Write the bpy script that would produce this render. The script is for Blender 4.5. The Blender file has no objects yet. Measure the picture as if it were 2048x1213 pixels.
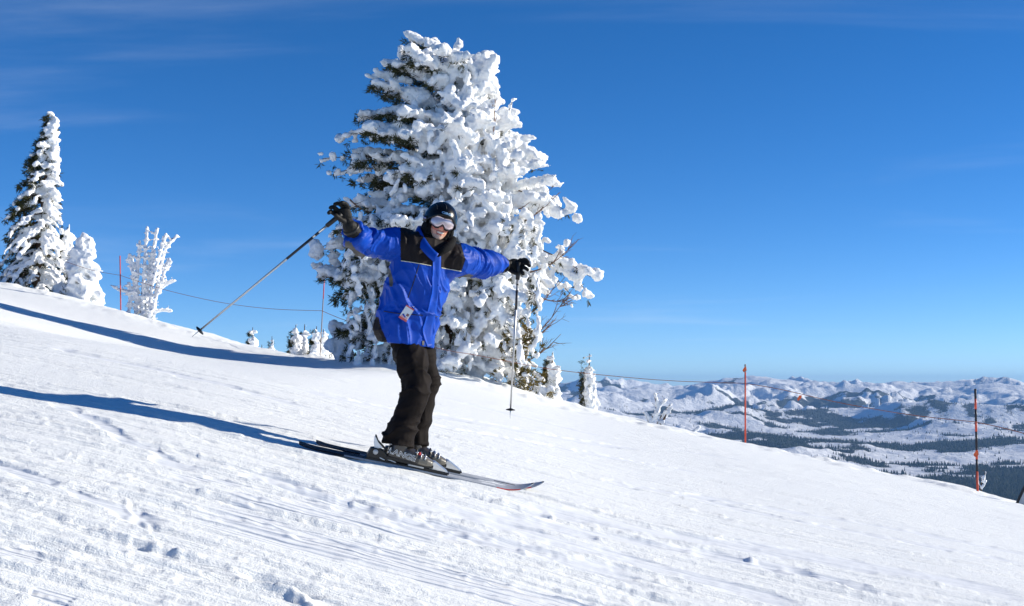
import bpy, bmesh, math, random
import numpy as np
from mathutils import Vector, Matrix, Euler

# ---------------------------------------------------------------- camera, sky, sun, exposure
SC = bpy.context.scene
COL = SC.collection
F, CX, CY, HOR = 2600.0, 1024.0, 606.5, 775.0      # focal length in photograph pixels, centre, horizon row
PITCH = math.atan((HOR - CY) / F)

cam_d = bpy.data.cameras.new('camera'); cam = bpy.data.objects.new('camera', cam_d); COL.objects.link(cam)
cam_d.sensor_width = 36.0; cam_d.lens = 36.0 * F / 2048.0
cam_d.clip_start = 0.05; cam_d.clip_end = 60000.0
cam.location = (0, 0, 0); cam.rotation_euler = (math.pi / 2 + PITCH, 0, 0)
SC.camera = cam

SUN_EL, SUN_AZ = math.radians(20.0), math.radians(9.0)      # azimuth: degrees from +X towards +Y
SUN = Vector((math.cos(SUN_EL) * math.cos(SUN_AZ), math.cos(SUN_EL) * math.sin(SUN_AZ), math.sin(SUN_EL)))
sun_d = bpy.data.lights.new('sun', 'SUN'); sun = bpy.data.objects.new('sun', sun_d); COL.objects.link(sun)
sun_d.energy = 4.9; sun_d.angle = math.radians(0.53); sun_d.color = (1.0, 0.925, 0.79)
sun.rotation_euler = (-SUN).to_track_quat('-Z', 'Y').to_euler(); sun.location = (60, 10, 40)

world = bpy.data.worlds.new('World'); SC.world = world; world.use_nodes = True
nt = world.node_tree; nt.nodes.clear()
wo = nt.nodes.new('ShaderNodeOutputWorld'); bg = nt.nodes.new('ShaderNodeBackground')
sky = nt.nodes.new('ShaderNodeTexSky'); sky.sky_type = 'NISHITA'; sky.sun_disc = False
sky.sun_elevation = SUN_EL; sky.sun_rotation = math.pi / 2 - SUN_AZ
sky.altitude = 2400; sky.air_density = 0.65; sky.dust_density = 0.0; sky.ozone_density = 3.2
# thin cirrus: a noise on the direction projected to a high flat layer, the same all over the sky
tc = nt.nodes.new('ShaderNodeTexCoord'); sep = nt.nodes.new('ShaderNodeSeparateXYZ')
nt.links.new(tc.outputs['Generated'], sep.inputs[0])
def wmath(op, a, b=None):
    n = nt.nodes.new('ShaderNodeMath'); n.operation = op
    for i, v in enumerate((a, b)):
        if v is None: continue
        if isinstance(v, (int, float)): n.inputs[i].default_value = v
        else: nt.links.new(v, n.inputs[i])
    return n.outputs[0]
zc = wmath('ADD', wmath('MAXIMUM', sep.outputs[2], 0.0), 0.06)
cmb = nt.nodes.new('ShaderNodeCombineXYZ')
nt.links.new(wmath('DIVIDE', sep.outputs[0], zc), cmb.inputs[0]); nt.links.new(wmath('DIVIDE', sep.outputs[1], zc), cmb.inputs[1])
mp = nt.nodes.new('ShaderNodeMapping'); mp.inputs['Rotation'].default_value = (0, 0, math.radians(18)); mp.inputs['Scale'].default_value = (0.35, 0.95, 1.0)
mp.inputs['Location'].default_value = (15.0, 2.0, 0)
nt.links.new(cmb.outputs[0], mp.inputs[0])
nz = nt.nodes.new('ShaderNodeTexNoise'); nz.inputs['Scale'].default_value = 0.75; nz.inputs['Detail'].default_value = 7; nz.inputs['Roughness'].default_value = 0.55; nz.inputs['Distortion'].default_value = 0.7
nt.links.new(mp.outputs[0], nz.inputs['Vector'])
rmp = nt.nodes.new('ShaderNodeMapRange'); rmp.inputs[1].default_value = 0.525; rmp.inputs[2].default_value = 0.85; rmp.inputs[3].default_value = 0.0; rmp.inputs[4].default_value = 0.21
rmp.interpolation_type = 'SMOOTHSTEP'
nt.links.new(nz.outputs[0], rmp.inputs[0])
hsv = nt.nodes.new('ShaderNodeHueSaturation'); hsv.inputs['Saturation'].default_value = 1.25; hsv.inputs['Hue'].default_value = 0.504; hsv.inputs['Value'].default_value = 1.0
nt.links.new(sky.outputs[0], hsv.inputs['Color'])
mixc = nt.nodes.new('ShaderNodeMix'); mixc.data_type = 'RGBA'
nt.links.new(rmp.outputs[0], mixc.inputs[0]); nt.links.new(hsv.outputs[0], mixc.inputs[6])
mixc.inputs[7].default_value = (5.2, 6.0, 7.0, 1)
nt.links.new(mixc.outputs[2], bg.inputs[0]); bg.inputs[1].default_value = 0.117
nt.links.new(bg.outputs[0], wo.inputs[0])

SC.view_settings.view_transform = 'Standard'; SC.view_settings.look = 'None'
SC.view_settings.exposure = 0.45; SC.view_settings.gamma = 1.0; SC.view_settings.use_curve_mapping = False
SC.cycles.max_bounces = 9; SC.cycles.diffuse_bounces = 7; SC.cycles.glossy_bounces = 2; SC.cycles.volume_bounces = 0
SC.cycles.use_denoising = True

# ---------------------------------------------------------------- helpers
RNG = np.random.default_rng(11)
cp, sp = math.cos(PITCH), math.sin(PITCH)
def at(px, py, Y):
    """the point at depth Y (metres) seen at a pixel of the photograph"""
    rx, rz = (px - CX) / F, -(py - CY) / F
    d = Vector((rx, cp - rz * sp, sp + rz * cp))
    return d * (Y / d.y)

def _hash(i, seed):
    i = i.astype(np.uint64)
    i = (i ^ np.uint64(seed * 7919 + 13)) * np.uint64(0x9E3779B97F4A7C15)
    i ^= i >> np.uint64(29); i *= np.uint64(0xBF58476D1CE4E5B9); i ^= i >> np.uint64(32)
    return (i & np.uint64(0xFFFFFF)).astype(np.float64) / 0xFFFFFF * 2 - 1
def noise2(x, y, seed=0):
    x = np.asarray(x, float); y = np.asarray(y, float)
    xi, yi = np.floor(x), np.floor(y); fx, fy = x - xi, y - yi
    xi = (xi + 500000).astype(np.int64); yi = (yi + 500000).astype(np.int64)
    sx, sy = fx * fx * fx * (fx * (fx * 6 - 15) + 10), fy * fy * fy * (fy * (fy * 6 - 15) + 10)
    h = lambda a, b: _hash(a * 1000003 + b, seed)
    a = h(xi, yi) * (1 - sx) + h(xi + 1, yi) * sx
    b = h(xi, yi + 1) * (1 - sx) + h(xi + 1, yi + 1) * sx
    return a * (1 - sy) + b * sy
def noise3(p, seed=0):
    pi = np.floor(p); f = p - pi; pi = (pi + 50000).astype(np.int64)
    s = f * f * f * (f * (f * 6 - 15) + 10); out = 0
    for dx in (0, 1):
        wx = s[:, 0] if dx else 1 - s[:, 0]
        for dy in (0, 1):
            wy = s[:, 1] if dy else 1 - s[:, 1]
            for dz in (0, 1):
                wz = s[:, 2] if dz else 1 - s[:, 2]
                out = out + wx * wy * wz * _hash(((pi[:, 0] + dx) * 131071 + pi[:, 1] + dy) * 131071 + pi[:, 2] + dz, seed)
    return out
def fbm2(x, y, oct=4, seed=0, lac=2.0, gain=0.5):
    r, a = 0, 1.0
    for o in range(oct):
        r = r + a * noise2(x, y, seed + o); x = x * lac + 17.3; y = y * lac - 9.1; a *= gain
    return r
def sstep(a, b, x):
    t = np.clip((x - a) / (b - a), 0, 1); return t * t * (3 - 2 * t)

def mesh_obj(name, verts, faces, mat, parent=None, smooth=True, midx=None):
    me = bpy.data.meshes.new(name)
    verts = np.asarray(verts, np.float32)
    if isinstance(faces, np.ndarray):
        n, k = faces.shape
        me.vertices.add(len(verts)); me.vertices.foreach_set('co', verts.ravel())
        me.loops.add(n * k); me.loops.foreach_set('vertex_index', faces.astype(np.int32).ravel())
        me.polygons.add(n); me.polygons.foreach_set('loop_start', np.arange(0, n * k, k, dtype=np.int32))
        me.update(calc_edges=True); me.validate()
    else:
        me.from_pydata([tuple(v) for v in verts], [], faces); me.update()
    mats = mat if isinstance(mat, (list, tuple)) else [mat]
    for m in mats: me.materials.append(m)
    if midx is not None: me.polygons.foreach_set('material_index', np.asarray(midx, np.int32))
    if smooth: me.polygons.foreach_set('use_smooth', np.ones(len(me.polygons), bool))
    o = bpy.data.objects.new(name, me); COL.objects.link(o)
    if parent is not None: o.parent = parent
    return o
def empty(name, loc=(0, 0, 0)):
    o = bpy.data.objects.new(name, None); COL.objects.link(o); o.location = loc; o.empty_display_size = 0.2
    return o
def tag(o, label=None, cat=None, group=None, kind=None):
    if label: o['label'] = label
    if cat: o['category'] = cat
    if group: o['group'] = group
    if kind: o['kind'] = kind
    return o

# ---------------------------------------------------------------- materials
def nodes_of(name):
    m = bpy.data.materials.new(name); m.use_nodes = True
    t = m.node_tree; b = t.nodes['Principled BSDF']
    return m, t, b
def mat(name, col, rough=0.6, spec=0.3, metal=0.0, var=0.0, scale=20.0, bump=0.0, bscale=200.0, coat=0.0, sheen=0.0, aniso=None):
    m, t, b = nodes_of(name)
    b.inputs['Base Color'].default_value = (*col, 1); b.inputs['Roughness'].default_value = rough
    b.inputs['Specular IOR Level'].default_value = spec; b.inputs['Metallic'].default_value = metal
    if coat: b.inputs['Coat Weight'].default_value = coat; b.inputs['Coat Roughness'].default_value = 0.08
    if sheen: b.inputs['Sheen Weight'].default_value = sheen
    tcn = t.nodes.new('ShaderNodeTexCoord')
    if var:
        n = t.nodes.new('ShaderNodeTexNoise'); n.inputs['Scale'].default_value = scale; n.inputs['Detail'].default_value = 4
        t.links.new(tcn.outputs['Object'], n.inputs['Vector'])
        r = t.nodes.new('ShaderNodeMapRange'); r.inputs[1].default_value = 0.3; r.inputs[2].default_value = 0.7
        r.inputs[3].default_value = 1 - var; r.inputs[4].default_value = 1 + var
        t.links.new(n.outputs[0], r.inputs[0])
        mx = t.nodes.new('ShaderNodeMix'); mx.data_type = 'RGBA'; mx.blend_type = 'MULTIPLY'; mx.inputs[0].default_value = 1
        mx.inputs[6].default_value = (*col, 1); t.links.new(r.outputs[0], mx.inputs[7]); t.links.new(mx.outputs[2], b.inputs['Base Color'])
    if bump:
        n2 = t.nodes.new('ShaderNodeTexNoise'); n2.inputs['Scale'].default_value = bscale; n2.inputs['Detail'].default_value = 3
        t.links.new(tcn.outputs['Object'], n2.inputs['Vector'])
        bp = t.nodes.new('ShaderNodeBump'); bp.inputs['Strength'].default_value = 1.0; bp.inputs['Distance'].default_value = bump
        t.links.new(n2.outputs[0], bp.inputs['Height']); t.links.new(bp.outputs[0], b.inputs['Normal'])
    return m

# ---------------------------------------------------------------- the piste: one sheet from the camera over the crest down to the valley
CREST = [(-900, 365, 66), (-300, 495, 56), (0, 563, 52), (100, 586, 50), (240, 622, 46), (400, 664, 43), (480, 688, 42), (600, 712, 40),
         (720, 727, 38), (860, 752, 36), (1000, 786, 35), (1100, 812, 34), (1200, 832, 33.5), (1300, 850, 33), (1490, 888, 32),
         (1650, 920, 30), (1750, 943, 28.5), (1850, 961, 27.5), (1950, 981, 26.5), (2048, 1004, 25.5), (2400, 1085, 24), (3000, 1230, 22)]
_c = np.array([tuple(at(*p)) for p in CREST])
_xs = np.linspace(-45, 25, 1401)
def _sm(v, k):
    w = np.hanning(k + 2)[1:-1]; w /= w.sum(); p = np.pad(v, k, mode='reflect', reflect_type='odd'); return np.convolve(p, w, 'same')[k:-k]
def _ext(x, xp, fp):
    r = np.interp(x, xp, fp); s0 = (fp[1] - fp[0]) / (xp[1] - xp[0]); s1 = (fp[-1] - fp[-2]) / (xp[-1] - xp[-2])
    return r + np.where(x < xp[0], (x - xp[0]) * s0, 0) + np.where(x > xp[-1], (x - xp[-1]) * s1, 0)
_yc = _sm(_ext(_xs, _c[:, 0], _c[:, 1]), 31); _zc = _sm(_ext(_xs, _c[:, 0], _c[:, 2]), 31)
_dY = np.array([-60, -10, 0, 3, 5.6, 8.5, 12, 16, 22, 30, 90.]); _dZ = np.array([-8.4, -2.5, -1.46, -1.13, -0.80, -0.47, -0.265, -0.15, -0.06, 0.0, 0.0])
_dg = np.linspace(-60, 90, 1501); _dz = _sm(np.interp(_dg, _dY, _dZ), 41)
def base_h(x, y):
    x = np.asarray(x, float); y = np.asarray(y, float)
    yc = _ext(x, _xs, _yc); zc = _ext(x, _xs, _zc)
    z = zc + np.interp(y, _dg, _dz)
    e = np.maximum(y - yc, 0)
    fall = np.where(e < 20, 0.011 * e * e, 4.4 + 0.44 * (e - 20))
    dip = 0.42 * sstep(0.5, 9, yc - y) * (1 - sstep(14, 26, yc - y)) * (1 - sstep(-5.5, -2.0, x))      # hollow below the bank on the left
    return z - np.minimum(fall, 420) - dip
def gpx(px, py, lo=3.0, hi=60.0):
    """where the ray through a pixel of the photograph meets the piste"""
    ys = np.linspace(lo, hi, 6000); d = at(px, py, 1.0)
    below = ys * d.z < base_h(ys * d.x, ys)
    i = int(np.argmax(below)) if below.any() else len(ys) - 1
    return np.array([ys[i] * d.x, ys[i]])

# grooming direction on the ground
GA, GB = gpx(400, 1032), gpx(1000, 1190)
GD = (GB - GA) / np.linalg.norm(GB - GA); GN = np.array([-GD[1], GD[0]])

def poly_dist(x, y, pts):
    """distance to a polyline, signed side, and position along it 0..1"""
    best = np.full(x.shape, 1e9); side = np.zeros(x.shape); tt = np.zeros(x.shape)
    seg = np.linalg.norm(np.diff(pts, axis=0), axis=1); cum = np.concatenate([[0], np.cumsum(seg)]); L = cum[-1]
    for i in range(len(pts) - 1):
        a, b = pts[i], pts[i + 1]; d = b - a; l2 = d @ d
        t = np.clip(((x - a[0]) * d[0] + (y - a[1]) * d[1]) / l2, 0, 1)
        ex, ey = x - a[0] - t * d[0], y - a[1] - t * d[1]
        q = np.hypot(ex, ey); m = q < best
        best[m] = q[m]; side[m] = np.sign(d[0] * ey - d[1] * ex)[m]; tt[m] = ((cum[i] + t * seg[i]) / L)[m]
    return best, side, tt
def smooth_poly(pts, n=24):
    pts = np.asarray(pts, float); t = np.linspace(0, len(pts) - 1, n); out = []
    for s in t:
        i = min(int(s), len(pts) - 2); f = s - i
        p0, p1, p2, p3 = pts[max(i - 1, 0)], pts[i], pts[i + 1], pts[min(i + 2, len(pts) - 1)]
        out.append(0.5 * (2 * p1 + (p2 - p0) * f + (2 * p0 - 5 * p1 + 4 * p2 - p3) * f * f + (3 * p1 - p0 - 3 * p2 + p3) * f ** 3))
    return np.array(out)
def gpoly(*pix): return smooth_poly([gpx(*p) for p in pix])

def build_piste():
    # fan-shaped grid, dense where the photograph looks
    u = np.concatenate([np.linspace(-1.5, -0.42, 60)[:-1], np.linspace(-0.42, 0.42, 580), np.linspace(0.42, 1.5, 60)[1:]])
    yy = np.linspace(4.6, 36, 6000); pyv = -base_h(0 * yy, yy) / yy * F
    dens = np.abs(np.gradient(pyv, yy)) + 420 / yy
    cum = np.cumsum(dens); cum = (cum - cum[0]) / (cum[-1] - cum[0])
    mid = np.interp(np.linspace(0, 1, 460), cum, yy)
    rows = np.concatenate([np.linspace(-5.0, 4.6, 40)[:-1], mid, np.linspace(36, 60, 50)[1:], np.geomspace(60, 1400, 30)[1:]])
    U, Yg = np.meshgrid(u, rows)
    off = np.where(rows < 4.6, (4.6 - rows), 0.0)[:, None]
    X = U * (np.maximum(Yg, 4.6) + off * 0.4)
    Z = base_h(X, Yg)
    n = X.shape; x = X.ravel(); y = Yg.ravel(); z = Z.ravel()
    near = (y > -5) & (y < 70)
    xn, yn = x[near], y[near]
    a = xn * GD[0] + yn * GD[1]; b = xn * GN[0] + yn * GN[1]            # along / across the grooming
    fade = 1 - sstep(45, 65, yn)
    h = 0.018 * fbm2(a * 0.10, b * 0.40, 2, 3)                            # long soft swells
    h = h + 0.005 * fbm2(a * 0.22, b * 2.6, 4, 21)
    # cover of scraped, churned snow
    churn = sstep(-0.15, 0.5, fbm2(a * 0.22 + 0.3 * noise2(a, b, 7), b * 1.6, 4, 31) + 0.12)
    smoothm = np.zeros_like(xn); cord = np.zeros_like(xn)
    def band(pts, w, feather=0.25, ends=True, jit=0.06):
        m = (xn > pts[:, 0].min() - 2) & (xn < pts[:, 0].max() + 2) & (yn > pts[:, 1].min() - 2) & (yn < pts[:, 1].max() + 2)
        idx = np.nonzero(m)[0]
        d, s, t = poly_dist(xn[idx], yn[idx], pts)
        d = d + jit * fbm2(xn[idx] * 3, yn[idx] * 6, 3, 77)
        k = 1 - sstep(w * (1 - feather), w, d)
        if ends: k = k * sstep(0, 0.10, t) * (1 - sstep(0.9, 1, t))
        return idx, d, s, t, k
    # bands of corduroy left by the groomer, then flat ski tracks
    for pix, w in [(((370, 1012), (700, 1098), (1150, 1222), (1400, 1290)), 0.24), (((440, 985), (640, 1020), (880, 1075)), 0.16),
                   (((330, 945), (480, 965), (680, 1010)), 0.10), (((-100, 1080), (90, 1110)), 0.10), (((60, 1180), (150, 1205)), 0.10)]:
        i, d, s, t, k = band(gpoly(*pix), w, 0.35); cord[i] = np.maximum(cord[i], k)
    flats = [((470, 925), (640, 985), (880, 1050), (1130, 1110), (1300, 1150)), ((700, 985), (930, 1020), (1200, 1065), (1500, 1120), (1800, 1190)),
             ((860, 1010), (1120, 1075), (1400, 1150), (1620, 1213)), ((1000, 1000), (1300, 1062), (1700, 1130), (2080, 1200)),
             ((1180, 960), (1500, 1010), (1800, 1060), (2100, 1120)), ((1350, 990), (1600, 1045), (2060, 1130)),
             ((-60, 905), (130, 975), (330, 1050)), ((100, 800), (240, 862), (400, 940)), ((80, 690), (330, 745), (620, 820)),
             ((900, 800), (1200, 872), (1500, 925)), ((860, 850), (1100, 890), (1400, 940)), ((500, 760), (760, 812), (1000, 850), (1300, 900))]
    for q, pix in enumerate(flats):
        pts = gpoly(*pix); w = (0.17, 0.13, 0.15, 0.18, 0.12, 0.10, 0.08, 0.07, 0.12, 0.2, 0.12, 0.2)[q]
        i, d, s, t, k = band(pts, w, 0.3); smoothm[i] = np.maximum(smoothm[i], k)
        _, d, s, t, _ = band(pts, w, 0.3)
        e = sstep(0, .1, t) * (1 - sstep(.9, 1, t))
        h[i] += e * (-0.008 * (1 - sstep(0.6 * w, w, d)) + 0.003 * np.exp(-((d - w * 1.12) / 0.045) ** 2) * (0.35 + np.maximum(0, fbm2(xn[i] * 14, yn[i] * 18, 3, 50 + q))) * np.where(s > 0, 1, 0.6))
    # many older ski tracks, nearly parallel
    r = np.random.default_rng(5)
    for q in range(190):
        py = 640 + 620 * r.random() ** 0.8; px = r.uniform(-300, 2000)
        try: p0 = gpx(px, py)
        except Exception: continue
        if p0[1] > 34: continue
        ang = r.normal(0.0, 0.10) + 0.12 * (p0[1] > 12); L = r.uniform(1.2, 5.5) * (1 + p0[1] / 14)
        d0 = np.array([GD[0] * math.cos(ang) - GD[1] * math.sin(ang), GD[0] * math.sin(ang) + GD[1] * math.cos(ang)])
        cv = r.normal(0, 0.03)
        pts = np.array([p0 + d0 * L * s + GN * cv * L * (s * s) for s in np.linspace(-0.5, 0.5, 7)])
        w = r.uniform(0.018, 0.05) * (1 + p0[1] / 16)
        i, d, s, t, k = band(pts, w, 0.3, jit=0.008)
        h[i] += k * r.uniform(-0.010, -0.004)
        e = sstep(0, .15, t) * (1 - sstep(.85, 1, t))
        h[i] += e * 0.0034 * np.exp(-((d - w * 1.25) / (0.5 * w + 0.01)) ** 2) * (s > 0) * (0.4 + np.maximum(0, fbm2(xn[i] * 17, yn[i] * 22, 2, 91)))
    keep = 1 - np.clip(smoothm + cord, 0, 1)
    # churned crumbs
    far = 1 / (1 + (yn / 14) ** 2)
    crumbs = np.maximum(0, fbm2(a * 6, b * 10, 3, 41) - 0.12)
    h += keep * churn * 0.0055 * crumbs * (0.5 + 0.5 * far)
    pel = np.maximum(0, noise2(xn * 21, yn * 24, 61) - 0.45)
    h += keep * (0.35 + churn) * 0.0035 * pel * far
    rough2 = np.maximum(0, fbm2(a * 1.3, b * 3.2, 3, 45) - 0.25)
    h += keep * 0.002 * rough2 * (0.3 + churn)
    # far churn, coarser so that it still reads at a distance
    h += keep * churn * 0.012 * np.maximum(0, fbm2(a * 1.8, b * 3.6, 3, 47)) * sstep(9, 16, yn)
    # deep scars of an edge in the foreground
    for pix, w, dp in [(((480, 1140), (560, 1165), (640, 1195), (720, 1240)), 0.045, 0.028), (((255, 985), (300, 1060), (335, 1108)), 0.02, 0.006),
                       (((390, 865), (430, 880)), 0.02, 0.01), (((60, 985), (120, 1000)), 0.03, 0.012),
                       (((0, 960), (60, 975)), 0.03, 0.01), (((1560, 1130), (1680, 1165), (1800, 1190)), 0.05, 0.02), (((1350, 1010), (1480, 1045)), .03, .015),
                       (((920, 985), (1010, 1000)), 0.03, 0.02)]:
        i, d, s, t, k = band(gpoly(*pix), w * 2.2, 0.8, jit=0.05)
        e = sstep(0, .1, t) * (1 - sstep(.9, 1, t))
        rag = 0.5 + 0.8 * np.abs(fbm2(xn[i] * 8, yn[i] * 8, 3, 13))
        h[i] += e * (-dp * np.exp(-(d / w) ** 2) * rag + dp * 0.9 * np.exp(-((d - 2.0 * w) / (w * 0.7)) ** 2) * rag * (s < 0))
    # a few thrown chunks
    for px, py, rad, hh in [(1503, 1120, 0.03, 0.03), (1500, 893, 0.06, 0.05), (1545, 905, 0.15, 0.06), (1690, 935, 0.25, 0.06)]:
        c = gpx(px, py); q = np.hypot(xn - c[0], yn - c[1]) / rad; h += hh * np.exp(-q ** 2.5) * (q < 4)
    # drift round the foot of the big tree and along the crest
    tb = at(900, 775, 35.0); q = np.hypot((xn - tb.x - 0.6) / 3.3, (yn - 34.2) / 1.6)
    h += 0.34 * np.exp(-q ** 2.4) * (1 + 0.25 * fbm2(xn * 1.5, yn * 1.5, 3, 9))
    yc = _ext(xn, _xs, _yc); ed = yn - yc
    h += 0.05 * fbm2(xn * 0.9, yn * 0.9, 4, 15) * np.exp(-(ed / 3.5) ** 2) + 0.07 * np.maximum(0, fbm2(xn * 2.2, yn * 1.6, 3, 16)) * np.exp(-((ed + 2.0) / 0.9) ** 2)
    # flat under the skis
    z[near] += h * fade
    smo = np.zeros_like(x); cor = np.zeros_like(x); chn = np.zeros_like(x)
    smo[near] = smoothm; cor[near] = cord; chn[near] = churn * keep
    R, Cc = n
    idx = np.arange(R * Cc).reshape(R, Cc)
    faces = np.stack([idx[:-1, :-1], idx[:-1, 1:], idx[1:, 1:], idx[1:, :-1]], -1).reshape(-1, 4)
    return np.stack([x, y, z], 1), faces, smo, cor, chn

def snow_material(name, piste=False, bump=0.012, scale=28.0):
    m, t, b = nodes_of(name)
    b.inputs['Base Color'].default_value = (0.915, 0.925, 0.935, 1); b.inputs['Roughness'].default_value = 0.65
    b.inputs['Specular IOR Level'].default_value = 0.25
    tcn = t.nodes.new('ShaderNodeTexCoord')
    def noise(s, det=4, rough=0.6):
        n = t.nodes.new('ShaderNodeTexNoise'); n.inputs['Scale'].default_value = s; n.inputs['Detail'].default_value = det; n.inputs['Roughness'].default_value = rough
        t.links.new(tcn.outputs['Object'], n.inputs['Vector']); return n.outputs[0]
    def mth(op, a, c=None, d=None):
        n = t.nodes.new('ShaderNodeMath'); n.operation = op
        for i, v in enumerate((a, c, d)):
            if v is None: continue
            if isinstance(v, (int, float)): n.inputs[i].default_value = v
            else: t.links.new(v, n.inputs[i])
        return n.outputs[0]
    def bumpn(hgt, dist, prev=None):
        bn = t.nodes.new('ShaderNodeBump'); bn.inputs['Distance'].default_value = dist; bn.inputs['Strength'].default_value = 1.0
        t.links.new(hgt, bn.inputs['Height'])
        if prev is not None: t.links.new(prev, bn.inputs['Normal'])
        return bn.outputs[0]
    if piste:
        def attr(nm):
            n = t.nodes.new('ShaderNodeAttribute'); n.attribute_name = nm; return n.outputs['Fac']
        sm, co, ch = attr('packed'), attr('corduroy'), attr('churn')
        sepn = t.nodes.new('ShaderNodeSeparateXYZ'); t.links.new(tcn.outputs['Object'], sepn.inputs[0])
        across = mth('ADD', mth('MULTIPLY', sepn.outputs[0], float(GN[0])), mth('MULTIPLY', sepn.outputs[1], float(GN[1])))
        wob = mth('MULTIPLY', noise(1.3, 2), 0.05)
        ridge = mth('SINE', mth('MULTIPLY', mth('ADD', across, wob), 2 * math.pi / 0.036))
        rg = mth('MULTIPLY', mth('MULTIPLY', ridge, co), mth('ADD', 0.3, noise(6, 3)))
        nrm = bumpn(rg, 0.0040)
        free = mth('SUBTRACT', 1.0, mth('MINIMUM', mth('ADD', sm, mth('MULTIPLY', co, 0.8)), 0.93))
        nrm = bumpn(mth('MULTIPLY', noise(34, 5, 0.65), free), 0.007, nrm)
        nrm = bumpn(mth('MULTIPLY', noise(120, 3, 0.7), mth('ADD', free, 0.12)), 0.0035, nrm)
        # fine streaks drawn along the slope by many runs
        mpn = t.nodes.new('ShaderNodeMapping'); mpn.inputs['Rotation'].default_value = (0, 0, -math.atan2(GD[1], GD[0])); t.links.new(tcn.outputs['Object'], mpn.inputs[0])
        mp2 = t.nodes.new('ShaderNodeMapping'); mp2.inputs['Scale'].default_value = (0.55, 15.0, 1.0); t.links.new(mpn.outputs[0], mp2.inputs[0])
        sn_ = t.nodes.new('ShaderNodeTexNoise'); sn_.inputs['Scale'].default_value = 1.0; sn_.inputs['Detail'].default_value = 5; sn_.inputs['Roughness'].default_value = 0.62; t.links.new(mp2.outputs[0], sn_.inputs['Vector'])
        nrm = bumpn(sn_.outputs[0], 0.020, nrm)
        t.links.new(nrm, b.inputs['Normal'])
        # packed snow is a little greyer and glossier than loose crumbs
        mx = t.nodes.new('ShaderNodeMix'); mx.data_type = 'RGBA'
        mx.inputs[6].default_value = (0.885, 0.91, 0.91, 1); mx.inputs[7].default_value = (0.80, 0.83, 0.865, 1)
        t.links.new(mth('MINIMUM', mth('ADD', sm, co), 1.0), mx.inputs[0]); t.links.new(mx.outputs[2], b.inputs['Base Color'])
    else:
        nrm = bumpn(noise(scale, 5, 0.6), bump)
        t.links.new(nrm, b.inputs['Normal'])
    return m

M_PISTE = snow_material('piste_snow', True)
M_SNOW = snow_material('tree_snow', False, 0.05, 9.0)
v, f, smo, cor, chn = build_piste()
piste = mesh_obj('snow_slope', v, f, M_PISTE)
for nm, arr in (('packed', smo), ('corduroy', cor), ('churn', chn)):
    at_ = piste.data.attributes.new(nm, 'FLOAT', 'POINT'); at_.data.foreach_set('value', arr.astype(np.float32))
tag(piste, 'white groomed ski slope with tracks falling to the right', kind='structure')
_bv = None
def ground_z(x, y):
    """height of the finished piste, by casting on its mesh"""
    global _bv
    if _bv is None:
        from mathutils.bvhtree import BVHTree
        ok = (v[f].mean(1)[:, 1] < 90)
        _bv = BVHTree.FromPolygons([tuple(p) for p in v], [tuple(q) for q in f[ok]])
    hit = _bv.ray_cast(Vector((x, y, 60)), Vector((0, 0, -1)))
    return hit[0].z if hit[0] else float(base_h(x, y))

# ---------------------------------------------------------------- far country: snowy highlands with woods
def ridged(x, y, oct, seed, gain=0.52, lac=2.05):
    """sharp connected ridge lines, rougher high up than in the valleys"""
    r, a, w = 0, 1.0, 1.0
    for o in range(oct):
        n = 1 - np.abs(noise2(x, y, seed + o) + 0.25 * noise2(x * 2.3 + 5, y * 2.3, seed + o + 40)) * 1.35
        n = np.clip(n, 0, 1) ** 2 * w; r = r + a * n; w = np.clip(n * 1.9, 0.12, 1); a *= gain; x, y = x * lac + 13.7 + 0.3 * y, y * lac - 8.2 - 0.3 * x
    return r
def far_h(x, y):
    d = np.hypot(x, y)
    base = np.interp(d, [300, 1500, 3000, 4200, 5500, 7500, 10000, 12500, 15000, 20000], [-450, -455, -420, -395, -372, -325, -235, -150, -130, -160])
    k = np.interp(d, [1500, 4000, 6000, 8000, 12500, 16000], [25, 32, 58, 110, 165, 140])
    wx = x + 350 * fbm2(x / 1800, y / 1800, 3, 201); wy = y + 350 * fbm2(x / 1800, y / 1800, 3, 205)
    h = base + k * 0.95 * ridged(wx / 2300, wy / 2000, 7, 210) - 0.1 * k + 0.05 * k * fbm2(x / 110, y / 110, 3, 236)
    # summits along the skyline
    for px, py, D, w in [(1515, 751, 12800, 520), (1795, 760, 12500, 380), (1725, 763, 14000, 480), (1300, 767, 13000, 380), (1990, 766, 12000, 600),
                         (1215, 771, 12600, 300), (1400, 776, 11500, 380), (1910, 768, 12800, 220), (1640, 775, 12600, 280), (1130, 770, 13500, 420), (1580, 767, 12900, 420)]:
        p = at(px, py, D); q = np.hypot((x - p.x) / w, (y - p.y) / (w * 1.6))
        tgt = p.z - (q ** 0.95) * 95 * (1 + 0.35 * fbm2(wx / 300, wy / 300, 4, 250 + px % 7)) + 8 * fbm2(x / 90, y / 90, 3, 250)
        h = np.where(q < 3.2, np.maximum(h, tgt), h)
    return h
def wood_mask(x, y):
    d = np.hypot(x, y)
    n = 0.75 * fbm2(x / 700, y / 520, 5, 300) + 0.55 * fbm2(x / 170, y / 150, 3, 305)
    low = np.interp(d, [2500, 4300, 5600, 7500, 11000, 13500], [1.2, 0.95, 0.28, -0.10, -0.33, -0.9])
    east = 0.35 * sstep(1100, 2300, x * 5000 / np.maximum(d, 1)) * (d < 7200)
    strip = 0.6 * np.exp(-((d - 6150 - 0.10 * x) / 210) ** 2) * sstep(-0.35, 0.25, noise2(x / 900, y / 400, 311))
    return sstep(-0.12, 0.38, n + low + east + strip)
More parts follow.
